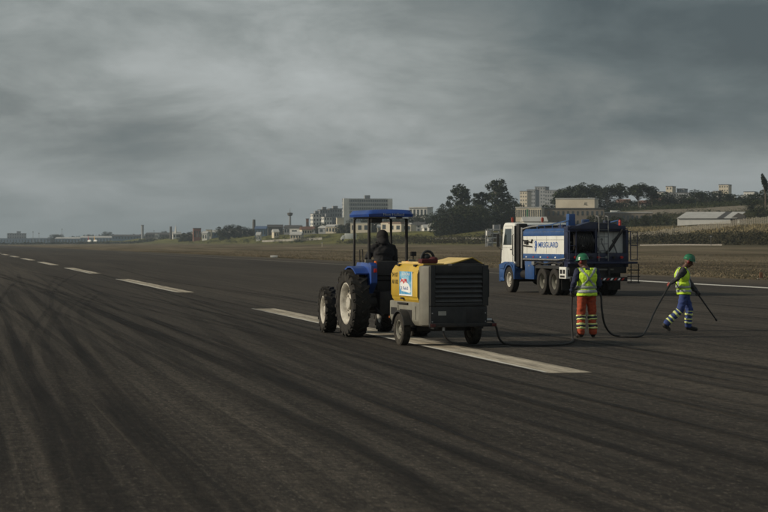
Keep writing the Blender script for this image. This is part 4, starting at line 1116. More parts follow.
# ================================================================== VEGETATION
def leaf_mat(name, lo, hi, k=0.25):
    m = new_mat(name, 0.8, 0.15)
    n, l = m.node_tree.nodes, m.node_tree.links
    geo = n.new('ShaderNodeNewGeometry')
    no = n.new('ShaderNodeTexNoise'); no.inputs['Scale'].default_value = k; no.inputs['Detail'].default_value = 3
    l.new(geo.outputs['Position'], no.inputs['Vector'])
    oi = n.new('ShaderNodeObjectInfo')
    c = mixc(m, remap(m, no.outputs['Fac'], 0.32, 0.68), lo, hi)
    hsv = n.new('ShaderNodeHueSaturation')
    l.new(c, hsv.inputs['Color']); l.new(remap(m, oi.outputs['Random'], 0, 1, 0.7, 1.25), hsv.inputs['Value'])
    l.new(hsv.outputs[0], n['Principled BSDF'].inputs['Base Color'])
    return m
leaf_dark = leaf_mat('leaf_dark', (0.014, 0.020, 0.012), (0.040, 0.050, 0.025))
leaf_mid = leaf_mat('leaf_mid', (0.020, 0.026, 0.012), (0.052, 0.060, 0.027))
leaf_dry = leaf_mat('leaf_dry', (0.018, 0.018, 0.009), (0.052, 0.045, 0.023), 0.4)
reed_m = leaf_mat('dry_reed', (0.15, 0.12, 0.065), (0.30, 0.25, 0.14), 0.5)

def leaf_quads(vs, fs, c, rx, rz, n, size, rg):
    for _ in range(n):
        while True:
            d = Vector((rg.uniform(-1, 1), rg.uniform(-1, 1), rg.uniform(-1, 1)))
            if 0.2 < d.length < 1: break
        d = d * (d.length ** -0.35)
        p = Vector((c[0] + d.x * rx, c[1] + d.y * rx, c[2] + d.z * rz))
        a = Vector((rg.gauss(0, 1), rg.gauss(0, 1), rg.gauss(0, 0.6))).normalized()
        b = a.cross(Vector((rg.gauss(0, 1), rg.gauss(0, 1), rg.gauss(0, 1)))).normalized()
        s = size * rg.uniform(0.6, 1.3); k = len(vs)
        vs += [p - a * s, p + b * s * 0.55, p + a * s, p - b * s * 0.55]
        fs.append((k, k + 1, k + 2, k + 3))

def tree_proto(seed, style):
    """a 20 m tree: tapered trunk with limbs, crown of leaf clumps at the limb ends"""
    rg = random.Random(seed)
    bm = B(); vs, fs = [], []
    lean = Vector((rg.uniform(-1, 1), rg.uniform(-1, 1), 0))
    top = 15.5 if style == 'tall' else 12.0
    trunk = [Vector((0, 0, -1.5))] + [lean * (i / 5) ** 2 * 1.3 + Vector((0, 0, top * i / 5)) for i in range(6)]
    tube(bm, trunk, [0.55, 0.48, 0.40, 0.33, 0.26, 0.2, 0.13], 8)
    n = 34 if style == 'tall' else 30 if style == 'round' else 34
    for i in range(n):
        f = i / (n - 1)
        if style == 'tall':
            z0 = 5.0 + 10.5 * f; rad = 6.0 * math.sqrt(max(0.02, 1 - (0.92 * f) ** 2)) * rg.uniform(0.3, 1.0); cz = z0 + rg.uniform(1.5, 3.6)
            r = rg.uniform(1.0, 2.0); q = 60
        elif style == 'umbrella':
            z0 = rg.uniform(6, 11); rad = 6.6 * math.sqrt(rg.random()); cz = 9.0 + (17.4 - rad * rad * 0.06 - 9.0) * rg.random() ** 0.55 + rg.uniform(-0.6, 0.6)
            r = rg.uniform(1.3, 2.3); q = 75
        else:
            z0 = 4 + 8 * f; a = f * math.pi; rad = 6.6 * math.sin(0.3 + 0.75 * a) * rg.uniform(0.3, 1.0); cz = 4.5 + 13.5 * f + rg.uniform(-0.8, 0.8)
            r = rg.uniform(1.6, 2.7); q = 64
        ang = i * 2.4 + rg.uniform(-0.5, 0.5)
        c = Vector((math.cos(ang) * rad, math.sin(ang) * rad, min(cz, 18.8)))
        b0 = trunk[1] + (trunk[-1] - trunk[1]) * min(1, z0 / top)
        mid = (b0 + c) / 2 + Vector((0, 0, -0.5))
        tube(bm, [b0, mid, c], [0.20, 0.13, 0.05], 5)
        leaf_quads(vs, fs, c, r * 1.15, r * 0.85, q, 0.55, rg)
    tm = finish(bm, 'trunk', bark, 60)
    cm = bpy.data.meshes.new('crown'); cm.from_pydata([tuple(v) for v in vs], [], fs)
    return tm, cm

PROT = {}
for i, stl in enumerate(('tall', 'tall', 'tall', 'umbrella', 'umbrella', 'round', 'round', 'round')):
    PROT.setdefault(stl, []).append(tree_proto(40 + i, stl))
CROWN_CACHE = {}
tree_i = [0]
def tree(px, Y, row_top, style, wide, label, group, m=None, name='tree', sink=0.0):
    m = m or leaf_dark
    p = bgp(px, Y); h = zrow(row_top, Y) - p.z
    tree_i[0] += 1
    lst = PROT[style]; tm, cm = lst[tree_i[0] % len(lst)]
    key = (cm.name, m.name)
    if key not in CROWN_CACHE:
        q = cm.copy(); q.materials.clear(); q.materials.append(m); CROWN_CACHE[key] = q
    r = thing(name, label, 'tree', p - Vector((0, 0, sink)), rnd.uniform(0, 6.28), group)
    k = (h + sink) / 19.6
    r.scale = (k * wide, k * wide, k)
    link('trunk', tm, r); link('crown', CROWN_CACHE[key], r)
    return r

# tall trees of the grove behind the truck cab
for px, Y, row, stl, wd, lab in (
    (461, 962, 184, 'tall', 1.0, 'tall gappy tree on the left of the grove, left of the truck cab'),
    (480, 980, 191, 'tall', 0.85, 'smaller see-through tree between the two tallest trees of the grove'),
    (498, 958, 179, 'tall', 1.05, 'tallest tree of the grove, just left of the truck cab'),
    (512, 975, 199, 'round', 0.9, 'rounded tree directly above the truck cab'),
    (446, 985, 204, 'round', 0.9, 'rounded tree at the left foot of the grove'),
    (440, 1000, 209, 'round', 1.0, 'low broad tree at the far left end of the grove')):
    tree(px, Y, row, stl, wd, lab, 'trees of the grove')
for k in range(20):
    tree(438 + 4.1 * k + rnd.uniform(-2, 2), 925 + rnd.uniform(-8, 15), rnd.uniform(201, 215) + max(0, 6 - k), 'round', rnd.uniform(0.9, 1.4), 'low dark leafy tree in the understorey of the grove beside the truck', 'understorey of the grove', leaf_mid if k % 3 == 0 else leaf_dark, sink=2.5)
# umbrella trees on the hill behind the long building
for px, Y, row, wd, lab in (
    (566, 985, 186, 1.0, 'leftmost umbrella-crowned tree on the hill above the white box building'),
    (580, 1000, 181, 1.0, 'tall umbrella tree behind the right end of the white box building'),
    (594, 1010, 183, 0.95, 'umbrella tree second from the tallest one above the white box building'),
    (607, 990, 184, 1.0, 'umbrella tree in the middle of the hilltop row'),
    (619, 995, 182, 1.05, 'rightmost umbrella tree of the hilltop row before the sky gap'),
    (639, 975, 181.5, 1.35, 'big broad dark tree standing right of the sky gap on the hill'),
    (652, 985, 185, 1.0, 'umbrella tree leaning against the big broad hill tree'),
    (701, 990, 190, 1.0, 'round dark tree alone between the two pale far towers'),
    (728, 1000, 193, 1.0, 'dark tree right of the small pale tower block')):
    tree(px, Y, row, 'umbrella', wd, lab, 'umbrella trees on the hill')
for k in range(24):
    px = 558 + 9 * k + rnd.uniform(-3, 3)
    tree(px, rnd.uniform(985, 1030), rnd.uniform(197, 203) if px < 655 else rnd.uniform(190, 198), 'round', rnd.uniform(1.6, 2.2), 'low dark tree filling the hilltop row of trees', 'low hilltop trees', sink=3)
for k in range(13):
    px = 596 + 9.0 * k + rnd.uniform(-4, 4)
    tree(px, rnd.uniform(708, 740), rnd.uniform(213, 219), 'round', rnd.uniform(1.0, 1.5), 'bushy tree on the slope below the concrete retaining wall', 'bushy slope trees', leaf_mid, sink=2)
for px, Y, row, wd, lab in ((752, 770, 197, 1.2, 'bushy tree by the warehouse gable at the right edge'), (766, 760, 190, 1.3, 'large dark tree cut off by the right edge'), (744, 800, 200, 1.1, 'dark tree behind the warehouse gable end'), (760, 700, 206, 1.4, 'broad low tree in front of the right edge tree')):
    tree(px, Y, row, 'round', wd, lab, 'trees at the right edge', leaf_mid if px > 755 else leaf_dark, sink=1.5)
# lone narrow tree sticking up at the right edge
rg = random.Random(5)
p = bgp(765.5, 745)
tt = thing('cypress_tree', 'narrow plume-shaped tree leaning above the others at the right edge', 'tree', p)
top = zrow(175.5, 745) - p.z
bm = B(); tube(bm, [(0, 0, -1), (0, 0, top * 0.5), (-1.6, 0, top * 0.96)], [0.4, 0.28, 0.06], 8); obj('trunk', bm, bark, tt)
vs, fs = [], []
for k in range(12):
    f = k / 11; leaf_quads(vs, fs, (-1.6 * max(0, f - 0.2) * 1.1 + 0.2, 0, top * (0.62 + 0.36 * f)), 0.35 + 0.75 * math.sin(math.pi * min(1, f * 0.9 + 0.1)), 1.1, 55, 0.5, rg)
me = bpy.data.meshes.new('crown'); me.from_pydata([tuple(v) for v in vs], [], fs); me.materials.append(leaf_dark); link('crown', me, tt)
# town trees, left and centre
for px, Y, row, wd in ((186, 1830, 233, 1.5), (190, 1800, 232, 1.6), (181, 1850, 234, 1.3)):
    tree(px, Y, row, 'round', wd, 'dark round tree beside the brick red house', 'trees by the brick red house', sink=2)
for px, row in ((222, 227), (228, 225.5), (235, 224.5), (241, 226), (247, 228), (252, 229)):
    tree(px, 1620, row, 'round', 1.3, 'dark tree in the clump above the white roofed houses', 'clump above the houses', sink=2)
for k in range(36):
    px = 150 + 5.4 * k + rnd.uniform(-2, 2); u = (px - CX) / FPX
    Y = (rnd.uniform(246, 290) + S0) / (RN.x * u + RN.y); X = u * Y
    row = HY - (terrain(X, Y) + rnd.uniform(4, 8.5) - CAMZ) * FPX / Y
    tree(px, Y, row, 'round', rnd.uniform(0.9, 1.4), 'low dark tree among the small houses left of the tractor', 'trees among the houses', leaf_dark if k % 3 else leaf_mid, sink=2)
for k in range(17):
    px = 340 + 5.6 * k + rnd.uniform(-2, 2)
    tree(px, rnd.uniform(1240, 1330), rnd.uniform(219, 226), 'round', rnd.uniform(1.0, 1.5), 'dark tree in the belt seen under the tractor canopy', 'tree belt behind the tractor', leaf_dark, sink=3)
for k in range(9):
    tree(394 + 5 * k, rnd.uniform(1290, 1340), rnd.uniform(213, 220), 'round', 1.2, 'dark tree beside the pale sloping roof right of the canopy', 'trees by the pale roof', leaf_dark, sink=3)
tree(107, 2900, 231.5, 'round', 1.6, 'single round tree above the far terminal roof', 'far left trees', sink=2)
for px in (54, 57, 60, 90):
    tree(px, 3100, 234.5, 'round', 1.6, 'small far tree behind the terminal roof', 'far trees behind the terminal', sink=2)

def scatter_stuff(name, label, cat, m, pts, fn):
    vs, fs = [], []
    for p in pts: fn(vs, fs, p)
    me = bpy.data.meshes.new(name); me.from_pydata([tuple(v) for v in vs], [], fs); me.materials.append(m)
    return tag(link(name, me), label, cat, kind='stuff')

def ground_pt(s, t):
    v = st(s, t); return Vector((v.x, v.y, terrain(v.x, v.y)))
rg = random.Random(21)
def blade(vs, fs, p, h, w, lean):
    a = rg.uniform(0, 6.28); d = Vector((math.cos(a), math.sin(a), 0)) * w
    q = p + Vector((rg.uniform(-lean, lean), rg.uniform(-lean, lean), h)); k = len(vs)
    vs += [p - d, p + d, q]; fs.append((k, k + 1, k + 2))
def tuft(h0, h1, n, w, spread):
    def f(vs, fs, p):
        for _ in range(n):
            o = p + Vector((rg.uniform(-spread, spread), rg.uniform(-spread, spread), 0)); blade(vs, fs, o, rg.uniform(h0, h1), w, h1 * 0.4)
    return f
def shrub(vs, fs, p):
    r = rg.uniform(0.7, 1.7); leaf_quads(vs, fs, (p.x, p.y, p.z + r * 0.6), r * 1.25, r * 0.9, 34, 0.26, rg)
# belt of scrub at the foot of the bank, dry reeds above it, rough grass along the pavement
def belt(n, s0, s1, Y0, Y1):
    out = []
    for _ in range(n):
        t = Y0 + (Y1 - Y0) * rg.random() ** 1.4; out.append(ground_pt(rg.uniform(s0, s1), t))
    return out
scatter_stuff('scrub_belt', 'dark scrub along the foot of the bank behind the walking worker', 'scrub', leaf_dry, belt(1500, 189, 213, 440, 1010), shrub)
scatter_stuff('scrub_patch', 'darker bushes on the green bank left of the tractor', 'scrub', leaf_dark, [ground_pt(rg.gauss(205, 6), rg.gauss(1195, 16)) for _ in range(60)] + [ground_pt(rg.gauss(203, 5), rg.uniform(1230, 1700)) for _ in range(50)] + [ground_pt(rg.gauss(214, 5), rg.uniform(950, 1500)) for _ in range(70)], shrub)
scatter_stuff('hill_scrub', 'dark scrub covering the hillside above the warehouse', 'scrub', leaf_mid, [q for q in (ground_pt(rg.uniform(256, 345), rg.uniform(380, 950)) for _ in range(5200)) if q.x > 60][:2600], shrub)
scatter_stuff('far_hedge', 'dark bushes in front of the far hangars at the left', 'scrub', leaf_dark, [bgp(rg.uniform(0, 175), rg.uniform(2150, 2300)) for _ in range(170)], lambda vs, fs, p: leaf_quads(vs, fs, (p.x, p.y, p.z + 0.8), 6, rg.uniform(1.0, 2.4), 26, 0.9, rg))
scatter_stuff('dry_reeds', 'pale dry reeds on the bank below the warehouse', 'reeds', reed_m, belt(4200, 217, 231, 430, 800), tuft(0.3, 0.9, 5, 0.16, 0.8))
scatter_stuff('rough_grass', 'dry rough grass growing along the edge of the pavement', 'grass', leaf_mat('dry_grass', (0.075, 0.060, 0.038), (0.19, 0.155, 0.10), 0.12), [ground_pt(34.2 + 60 * rg.random() ** 2.2, 60 + 420 * rg.random() ** 1.4) for _ in range(16000)], tuft(0.02, 0.09, 4, 0.05, 0.5))
scatter_stuff('far_wood', 'low dark wood along the horizon at the far left', 'wood', leaf_dark, [Vector((x, 3900 + rg.uniform(-60, 60), terrain(x, 3900) - 1)) for x in frange(-1150, -330, 4.5)], lambda vs, fs, p: leaf_quads(vs, fs, (p.x, p.y, p.z + 4.0), 7, rg.uniform(3.5, 7), 26, 2.2, rg))

ORD = 'first second third fourth fifth sixth seventh eighth ninth tenth eleventh twelfth thirteenth fourteenth fifteenth sixteenth seventeenth eighteenth nineteenth twentieth'.split()
for ten, tth in (('twenty', None), ('thirty', 'thirtieth'), ('forty', 'fortieth'), ('fifty', 'fiftieth'), ('sixty', 'sixtieth')):
    ORD += ([tth] if tth else []) + [ten + '-' + q for q in ORD[:9]]
same = {}
for o in scene.objects:
    if o.type == 'EMPTY' and o.get('category') == 'tree': same.setdefault(o['label'], []).append(o)
for lab, os_ in same.items():
    if len(os_) > 1:
        os_.sort(key=lambda o: o.location.x / o.location.y)
        for i, o in enumerate(os_): o['label'] = ORD[i] + ' from left: ' + lab

# ================================================================== BACKGROUND BUILDINGS
def wallm(name, col, dirt=0.35): return mat(name, col, 0.9, 0.10, 0.12, spec=0.15, dirt=dirt, dirtcol=tuple(c * 0.5 for c in col))
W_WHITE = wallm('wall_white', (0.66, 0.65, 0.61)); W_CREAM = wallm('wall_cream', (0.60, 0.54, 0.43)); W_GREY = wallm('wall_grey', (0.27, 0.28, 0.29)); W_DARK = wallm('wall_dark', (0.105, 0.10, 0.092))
W_RED = wallm('wall_red', (0.24, 0.125, 0.095)); W_BLUE = wallm('wall_blue_grey', (0.10, 0.15, 0.21)); W_TAN = wallm('wall_tan', (0.40, 0.35, 0.27)); R_TILE = wallm('roof_tile', (0.15, 0.085, 0.066)); R_ZINC = wallm('roof_zinc', (0.42, 0.42, 0.40), 0.5); R_BLUE = wallm('roof_blue', (0.085, 0.13, 0.22)); R_DARK = wallm('roof_dark', (0.075, 0.075, 0.075))

def building(name, label, px0, px1, row_top, Y, depth, wm, rm, rz=0.0, floors=0, cols=0, roof='flat', base_row=None, cat='building', group=None, single=False, wh=0.5, ww=0.55, side_cols=0, gable=2.0):
    pc = bgp((px0 + px1) / 2, Y)
    w = (px1 - px0) * Y / FPX / math.cos(rz) - (abs(math.tan(rz)) * depth * 0.0)
    base = pc.z - 1.5
    H = zrow(row_top, Y) - base
    r = thing(name, label, cat, (pc.x, pc.y, base), rz, group)
    hw = w / 2
    e_h = H - (gable if roof == 'gable' else 0)
    part('wall', wm, r, bx(-hw, hw, 0, depth, 0, e_h), smooth=0)
    if roof == 'gable':
        part('roof', rm, r, pr([(-0.5, e_h - 0.05), (-0.4, e_h + 0.12), (depth / 2, H), (depth + 0.4, e_h + 0.12), (depth + 0.5, e_h - 0.05)], 'x', -hw - 0.4, hw + 0.4), smooth=0)
    elif roof == 'shed':
        part('roof', rm, r, pr([(-0.6, e_h - 0.6), (-0.6, e_h - 0.35), (depth + 0.5, e_h + 0.55), (depth + 0.5, e_h + 0.2)], 'x', -hw - 0.4, hw + 0.4), smooth=0)
    else:
        part('roof', rm, r, bx(-hw - 0.2, hw + 0.2, -0.2, depth + 0.2, e_h, e_h + 0.45), smooth=0)
    if floors and cols:
        fh = (e_h - 1.5) / floors; cw = w / cols
        def quadbox(bm, x, z): box(bm, x - cw * ww / 2, x + cw * ww / 2, -0.06, 0.05, z - fh * wh / 2, z + fh * wh / 2)
        cen = [(-hw + cw * (i + 0.5), 1.5 + fh * (j + 0.55)) for j in range(floors) for i in range(cols)]
        if single:
            bm = B(); quadbox(bm, 0, 0); wme = finish(bm, 'window', glassd, 0)
            for x, z in cen: link('window', wme, r, (x, 0, z))
        else:
            o = part('window', glassd, r, *[(lambda bm, x=x, z=z: quadbox(bm, x, z)) for x, z in cen], smooth=0); o['kind'] = 'stuff'
        if side_cols:
            cs = depth / side_cols
            o = part('side_window', glassd, r, *[bx(-hw - 0.06, -hw + 0.05, cs * (i + 0.5) - cs * ww / 2, cs * (i + 0.5) + cs * ww / 2, 1.5 + fh * (j + 0.55) - fh * wh / 2, 1.5 + fh * (j + 0.55) + fh * wh / 2) for j in range(floors) for i in range(side_cols)], smooth=0); o['kind'] = 'stuff'
    return r, w, H

# apartment slab above the tractor canopy
r, w, H = building('apartment_building', 'long grey apartment slab rising above the tractor canopy', 344, 392, 199, 1790, 14, W_GREY, R_DARK, R(8), 9, 22, side_cols=3, wh=0.55, ww=0.5)
part('floor_band', W_WHITE, r, *[bx(-w / 2 - 0.05, w / 2 + 0.05, -0.28, 0.0, 1.5 + (H - 1.5) / 9 * j - 0.35, 1.5 + (H - 1.5) / 9 * j + 0.15) for j in range(1, 10)], smooth=0)['kind'] = 'stuff'
part('stair_tower', W_WHITE, r, bx(-w / 2 - 0.4, -w / 2 + 5.0, -0.7, 3, 0, H + 0.6), smooth=0)
part('lift_house', W_GREY, r, bx(-2.5, 2.5, 4, 9, H + 0.45, H + 3.6), smooth=0)
part('end_tower', W_WHITE, r, bx(w / 2 - 3.5, w / 2 + 0.4, -0.5, 3, 0, H + 0.3), smooth=0)
for px0, px1, row, Y, wm, lab, fl, cl in (
    (313, 322, 214, 1560, W_WHITE, 'small white apartment block at the left end of the white cluster', 5, 3),
    (320, 330, 210, 1600, W_GREY, 'grey apartment block with stepped top in the white cluster', 6, 4),
    (324, 332, 217, 1530, W_WHITE, 'low white block in front of the white cluster', 4, 3),
    (330, 342, 209, 1610, W_GREY, 'wide grey block at the right end of the white cluster', 6, 5)):
    r, w, H = building('apartment_building', lab, px0, px1, row, Y, 10, wm, R_DARK, R(14), fl, cl, side_cols=2, group='white apartment cluster')
    part('roof_tank', W_GREY, r, bx(-w * 0.2, w * 0.2, 2, 6, H + 0.45, H + 2.6), smooth=0)
building('shed', 'pale box shed right of the white apartment cluster', 337, 344, 218, 1480, 8, W_CREAM, R_ZINC, R(6))
building('house', 'pale house with big sloping roof right of the tractor canopy', 409, 427, 207, 1350, 22, W_WHITE, R_ZINC, R(-12), 2, 5, roof='shed')
building('house', 'house with dark red tiled roof seen under the canopy', 386, 407, 224, 1215, 9, W_CREAM, R_TILE, R(5), 1, 6, roof='gable', gable=2.6)
building('house', 'grey gabled house right of the tractor post', 413, 424, 222, 1210, 8, W_GREY, R_DARK, R(-10), 2, 3, roof='gable')
building('house', 'small white gabled house beside the grey gabled one', 424, 431, 224.5, 1190, 7, W_WHITE, R_ZINC, R(8), 1, 2, roof='gable')
building('house', 'low grey house at the left foot of the grove', 431, 440, 226, 1160, 7, W_GREY, R_ZINC, R(-6), 1, 3, roof='gable')
building('house', 'white wall house left of the driver under the canopy', 378, 388, 224.5, 1240, 8, W_CREAM, R_ZINC, R(3), 1, 3, roof='gable')
# house row on the bank, left of the tractor
for px0, px1, row, Y, wm, rm, rf, lab in (
    (193.5, 201, 228.5, 1780, W_RED, R_DARK, 'flat', 'brick red house among the far trees'),
    (202, 207, 231, 1740, W_WHITE, R_ZINC, 'gable', 'small white house right of the brick red one'),
    (206, 211, 230, 1760, W_CREAM, R_ZINC, 'flat', 'cream block house left of the blue grey warehouse'),
    (211, 227, 230, 1790, W_BLUE, R_ZINC, 'gable', 'long blue grey warehouse behind the bank'),
    (228, 236, 230, 1700, W_WHITE, R_ZINC, 'gable', 'white house with pale roof under the tree clump'),
    (237, 244, 231, 1690, W_GREY, R_ZINC, 'gable', 'grey roofed house right of the white one'),
    (255, 266, 226, 1520, W_BLUE, R_BLUE, 'gable', 'house with bright blue roof'),
    (268, 283, 224.5, 1560, W_DARK, R_DARK, 'gable', 'long dark roofed building right of the blue roof'),
    (256, 260, 232, 1400, W_WHITE, R_ZINC, 'gable', 'tiny white hut below the blue roof'),
    (274, 279, 229, 1410, W_CREAM, R_ZINC, 'gable', 'cream hut below the dark roofed building'),
    (290, 301, 231.5, 1290, W_CREAM, R_ZINC, 'gable', 'pale hut by the bank below the mast tower'),
    (302, 312, 226.5, 1380, W_CREAM, R_TILE, 'gable', 'small house with red tiled roof left of the white cluster'),
    (306, 308.5, 219, 1600, W_RED, R_DARK, 'flat', 'slim red brick tower left of the white cluster'),
    (284, 300, 225, 1580, W_GREY, R_DARK, 'gable', 'long grey shed at the foot of the mast tower')):
    building('house', lab, px0, px1, row, Y, 9, wm, rm, R(rnd.uniform(-14, 14)), 1, max(2, int((px1 - px0) / 2.5)), roof=rf, gable=2.2, group='houses on the bank')
# small houses packed along the edge of town
rh = random.Random(31); town = []
for k in range(62):
    px = 148 + 290 * (k + rh.uniform(0.1, 0.9)) / 62
    u = (px - CX) / FPX; s_at = rh.uniform(243, 300)
    Y = (s_at + S0) / (RN.x * u + RN.y); h_ = rh.uniform(3.2, 7.0)
    X = u * Y; row = HY - (terrain(X, Y) + h_ - CAMZ) * FPX / Y
    wpx = rh.uniform(7, 15) * FPX / Y
    o, _, _ = building('house', 'pale low house in the band of houses along the bank', px - wpx / 2, px + wpx / 2, row, Y, 8, rh.choice((W_WHITE, W_WHITE, W_CREAM, W_TAN, W_GREY, W_CREAM, W_RED)), rh.choice((R_ZINC, R_ZINC, R_TILE, R_DARK, R_TILE)), R(rh.uniform(-38, -8)), 1, rh.randint(2, 4), roof=rh.choice(('gable', 'gable', 'flat')), gable=rh.uniform(1.2, 2.2), group='houses along the edge of town')
    town.append((px, o))
town2 = []
for px, Y in [(rh.uniform(600, 764), rh.uniform(1040, 1120)) for _ in range(14)]:
    X = (px - CX) * Y / FPX; h_ = rh.uniform(4.5, 8.5); row = HY - (terrain(X, Y) + h_ - CAMZ) * FPX / Y
    wpx = rh.uniform(5, 8) * FPX / Y
    o, _, _ = building('house', 'small pale house among the trees on the right hand hill', px - wpx / 2, px + wpx / 2, row, Y, 8, rh.choice((W_WHITE, W_CREAM, W_TAN)), rh.choice((R_ZINC, R_TILE)), R(rh.uniform(-38, -8)), 2, 3, roof='gable', group='houses on the right hand hill')
    town2.append((px, o))
for lst in (town, town2):
    for i, (px, o) in enumerate(sorted(lst, key=lambda q: q[0])):
        n_ = i + 1
        o['label'] = (ORD[i] if i < len(ORD) else 'number %d' % n_) + ' from left: ' + o['label']
# control tower with mast
p = bgp(290, 1900); ct = thing('control_tower', 'slim tower with a wide cab and mast among the far roofs', 'tower', p)
h0 = zrow(216, 1900) - p.z
part('shaft', W_GREY, ct, tb([(0, 0, -1), (0, 0, h0)], [1.3, 1.0], 12))
part('cab', W_DARK, ct, tb([(0, 0, h0), (0, 0, h0 + 0.8), (0, 0, h0 + 3.0), (0, 0, h0 + 3.4)], [1.2, 2.4, 2.8, 1.0], 12))
part('mast', W_GREY, ct, tb([(0, 0, h0 + 3.2), (0, 0, h0 + 8)], [0.3, 0.12], 6))
# round chimney-like tower and spires at the left
p = bgp(142.5, 2500); wt = thing('water_tower', 'dark round tower standing above the far hangars', 'tower', p)
h0 = zrow(225, 2500) - p.z
part('shaft', W_GREY, wt, tb([(0, 0, -2), (0, 0, h0 - 0.8)], 1.7, 16)); part('rim', W_DARK, wt, tb([(0, 0, h0 - 0.8), (0, 0, h0)], 1.95, 16))
for px, row, lab, wd in ((170.8, 226.5, 'thin dark tower left of the white church', 1.5), (254, 219.5, 'dark chimney tower left of the blue roof', 1.7)):
    Y = 2100 if px < 200 else 1700
    p = bgp(px, Y); q = thing('chimney', lab, 'tower', p); h0 = zrow(row, Y) - p.z
    part('shaft', W_DARK, q, tb([(0, 0, -2), (0, 0, h0 * 0.8), (0, 0, h0)], [wd, wd * 0.8, wd * 0.7], 10))
r, w, H = building('church', 'small white church with pointed spire', 173, 181, 231.5, 2080, 10, W_WHITE, R_ZINC, R(10), 1, 3, roof='gable', gable=2.5)
part('spire', W_WHITE, r, tb([(-1.2, 2, H - 2), (-1.2, 2, H + 2.5), (-1.2, 2, H + 7)], [1.1, 0.9, 0.05], 8))
# hangars and terminal at the far left
for px0, px1, row, Y, wm, rm, rf, lab in (
    (55, 80, 237, 2900, W_BLUE, R_ZINC, 'gable', 'long low terminal wing with pale roof at far left'),
    (80, 112, 236, 2850, W_BLUE, R_ZINC, 'gable', 'middle terminal building with pale flat roof'),
    (112, 145, 234.5, 2600, W_BLUE, R_DARK, 'gable', 'dark hangar below the round tower'),
    (145, 171, 232.5, 2350, W_DARK, R_DARK, 'gable', 'dark hangar right of the round tower'),
    (155, 158, 234, 2300, W_WHITE, R_ZINC, 'flat', 'bright white hangar door block'),
    (0, 30, 238.6, 3300, W_BLUE, R_DARK, 'flat', 'low dark cargo building at the left edge'),
    (30, 56, 238.2, 3250, W_BLUE, R_ZINC, 'flat', 'low dark cargo building right of the hazy tower block')):
    building('hangar', lab, px0, px1, row, Y, 30, wm, rm, R(rnd.uniform(-4, 4)), 1, max(3, int((px1 - px0) / 3)), roof=rf, gable=2.5, group='airport buildings at far left', cat='hangar')
r, w, H = building('office_block', 'hazy grey stepped block at the far left edge', 7.5, 26, 233.5, 3500, 18, W_GREY, R_DARK, R(10), 4, 8)
part('upper_block', W_GREY, r, bx(0, 7, 3, 14, H + 0.45, H + 4.2), smooth=0)
for px, row in ((33, 232), (39, 233.5), (62, 229.5), (154, 231)):
    p = bgp(px, 2900); m_ = thing('light_mast', {33: 'left thin mast between the far block and the terminal', 39: 'right thin mast between the far block and the terminal', 62: 'tall thin mast above the terminal roof', 154: 'thin mast beside the dark hangars'}[px], 'mast', p, 0, 'far light masts')
    h0 = zrow(row, 2900) - p.z
    part('pole', W_GREY, m_, tb([(0, 0, -2), (0, 0, h0)], [0.35, 0.25], 6)); part('lamp_head', W_DARK, m_, bx(-0.9, 0.9, -0.4, 0.4, h0, h0 + 0.8))
# long tan building behind the truck
r, w, H = building('factory_building', 'long cream building with rows of windows behind the truck cab', 516, 541, 208, 818, 20, W_CREAM, R_ZINC, R(-16), 2, 12, single=True, wh=0.62, ww=0.5)
part('green_panel', mat('green_panel', (0.05, 0.16, 0.09), 0.8), r, bx(-w * 0.08, -w * 0.08 + 0.7, -0.12, 0.0, 1.0, H - 0.5))
r, w, H = building('factory_building', 'shaded brown wing continuing right of the cream building', 541.5, 604, 209, 822, 18, wallm('wall_brown', (0.22, 0.19, 0.155)), R_DARK, R(-4), 2, 13, single=True, wh=0.45, ww=0.4)
building('shed', 'low shed with pale roof just over the front of the tank', 524, 547, 216.5, 790, 8, W_CREAM, R_ZINC, R(4), roof='gable', gable=2.0)
building('factory_building', 'low brown wing stretching right towards the shed', 604, 652, 213, 850, 14, wallm('wall_brown', (0.22, 0.19, 0.155)), R_ZINC, R(-8), 1, 11, single=True, wh=0.4, ww=0.4)
r, w, H = building('box_building', 'cream windowless box with dark emblem above the truck', 556, 594, 199, 845, 12, W_CREAM, R_ZINC, R(-14))
text('wall_emblem', 'AL', mat('emblem_dark', (0.05, 0.06, 0.05), 0.8), r, (w / 2 - 3.8, -0.02, H - 2.1), (1, 0, 0), (0, 0, 1), 1.7, 1.4, 0.05)
for px0, px1, row, Y, wm, lab, fl, cl in (
    (520, 527, 191.5, 1650, W_CREAM, 'narrow cream tower block left of the hazy towers', 8, 3),
    (527, 535, 190, 1700, W_GREY, 'grey tower block beside the narrow cream one', 8, 4),
    (535, 545, 187, 1760, W_GREY, 'tallest hazy tower block above the cream building', 10, 4),
    (545, 559, 190.5, 1720, W_GREY, 'wide hazy block right of the tallest tower', 8, 6),
    (655, 663, 192, 1500, W_WHITE, 'white block at the left of the far right housing', 5, 3),
    (662, 690, 193, 1540, W_GREY, 'long grey block right of the big hill tree', 5, 12),
    (666, 672, 186.5, 1560, W_CREAM, 'round topped cream tower over the grey block', 7, 2),
    (677, 684, 189, 1570, W_GREY, 'grey tower behind the long grey block', 7, 3),
    (713, 718, 191.5, 1450, W_WHITE, 'small white block left of the pale tower', 5, 2),
    (719, 728, 185, 1500, W_CREAM, 'pale tower block right of the round dark tree', 8, 4),
    (744, 754, 192, 1450, W_WHITE, 'low white house among the right hand trees', 3, 4)):
    building('tower_block', lab, px0, px1, row, Y, 12, wm, R_DARK, R(-22), fl, cl, side_cols=3, group='far tower blocks', wh=0.42, ww=0.42)
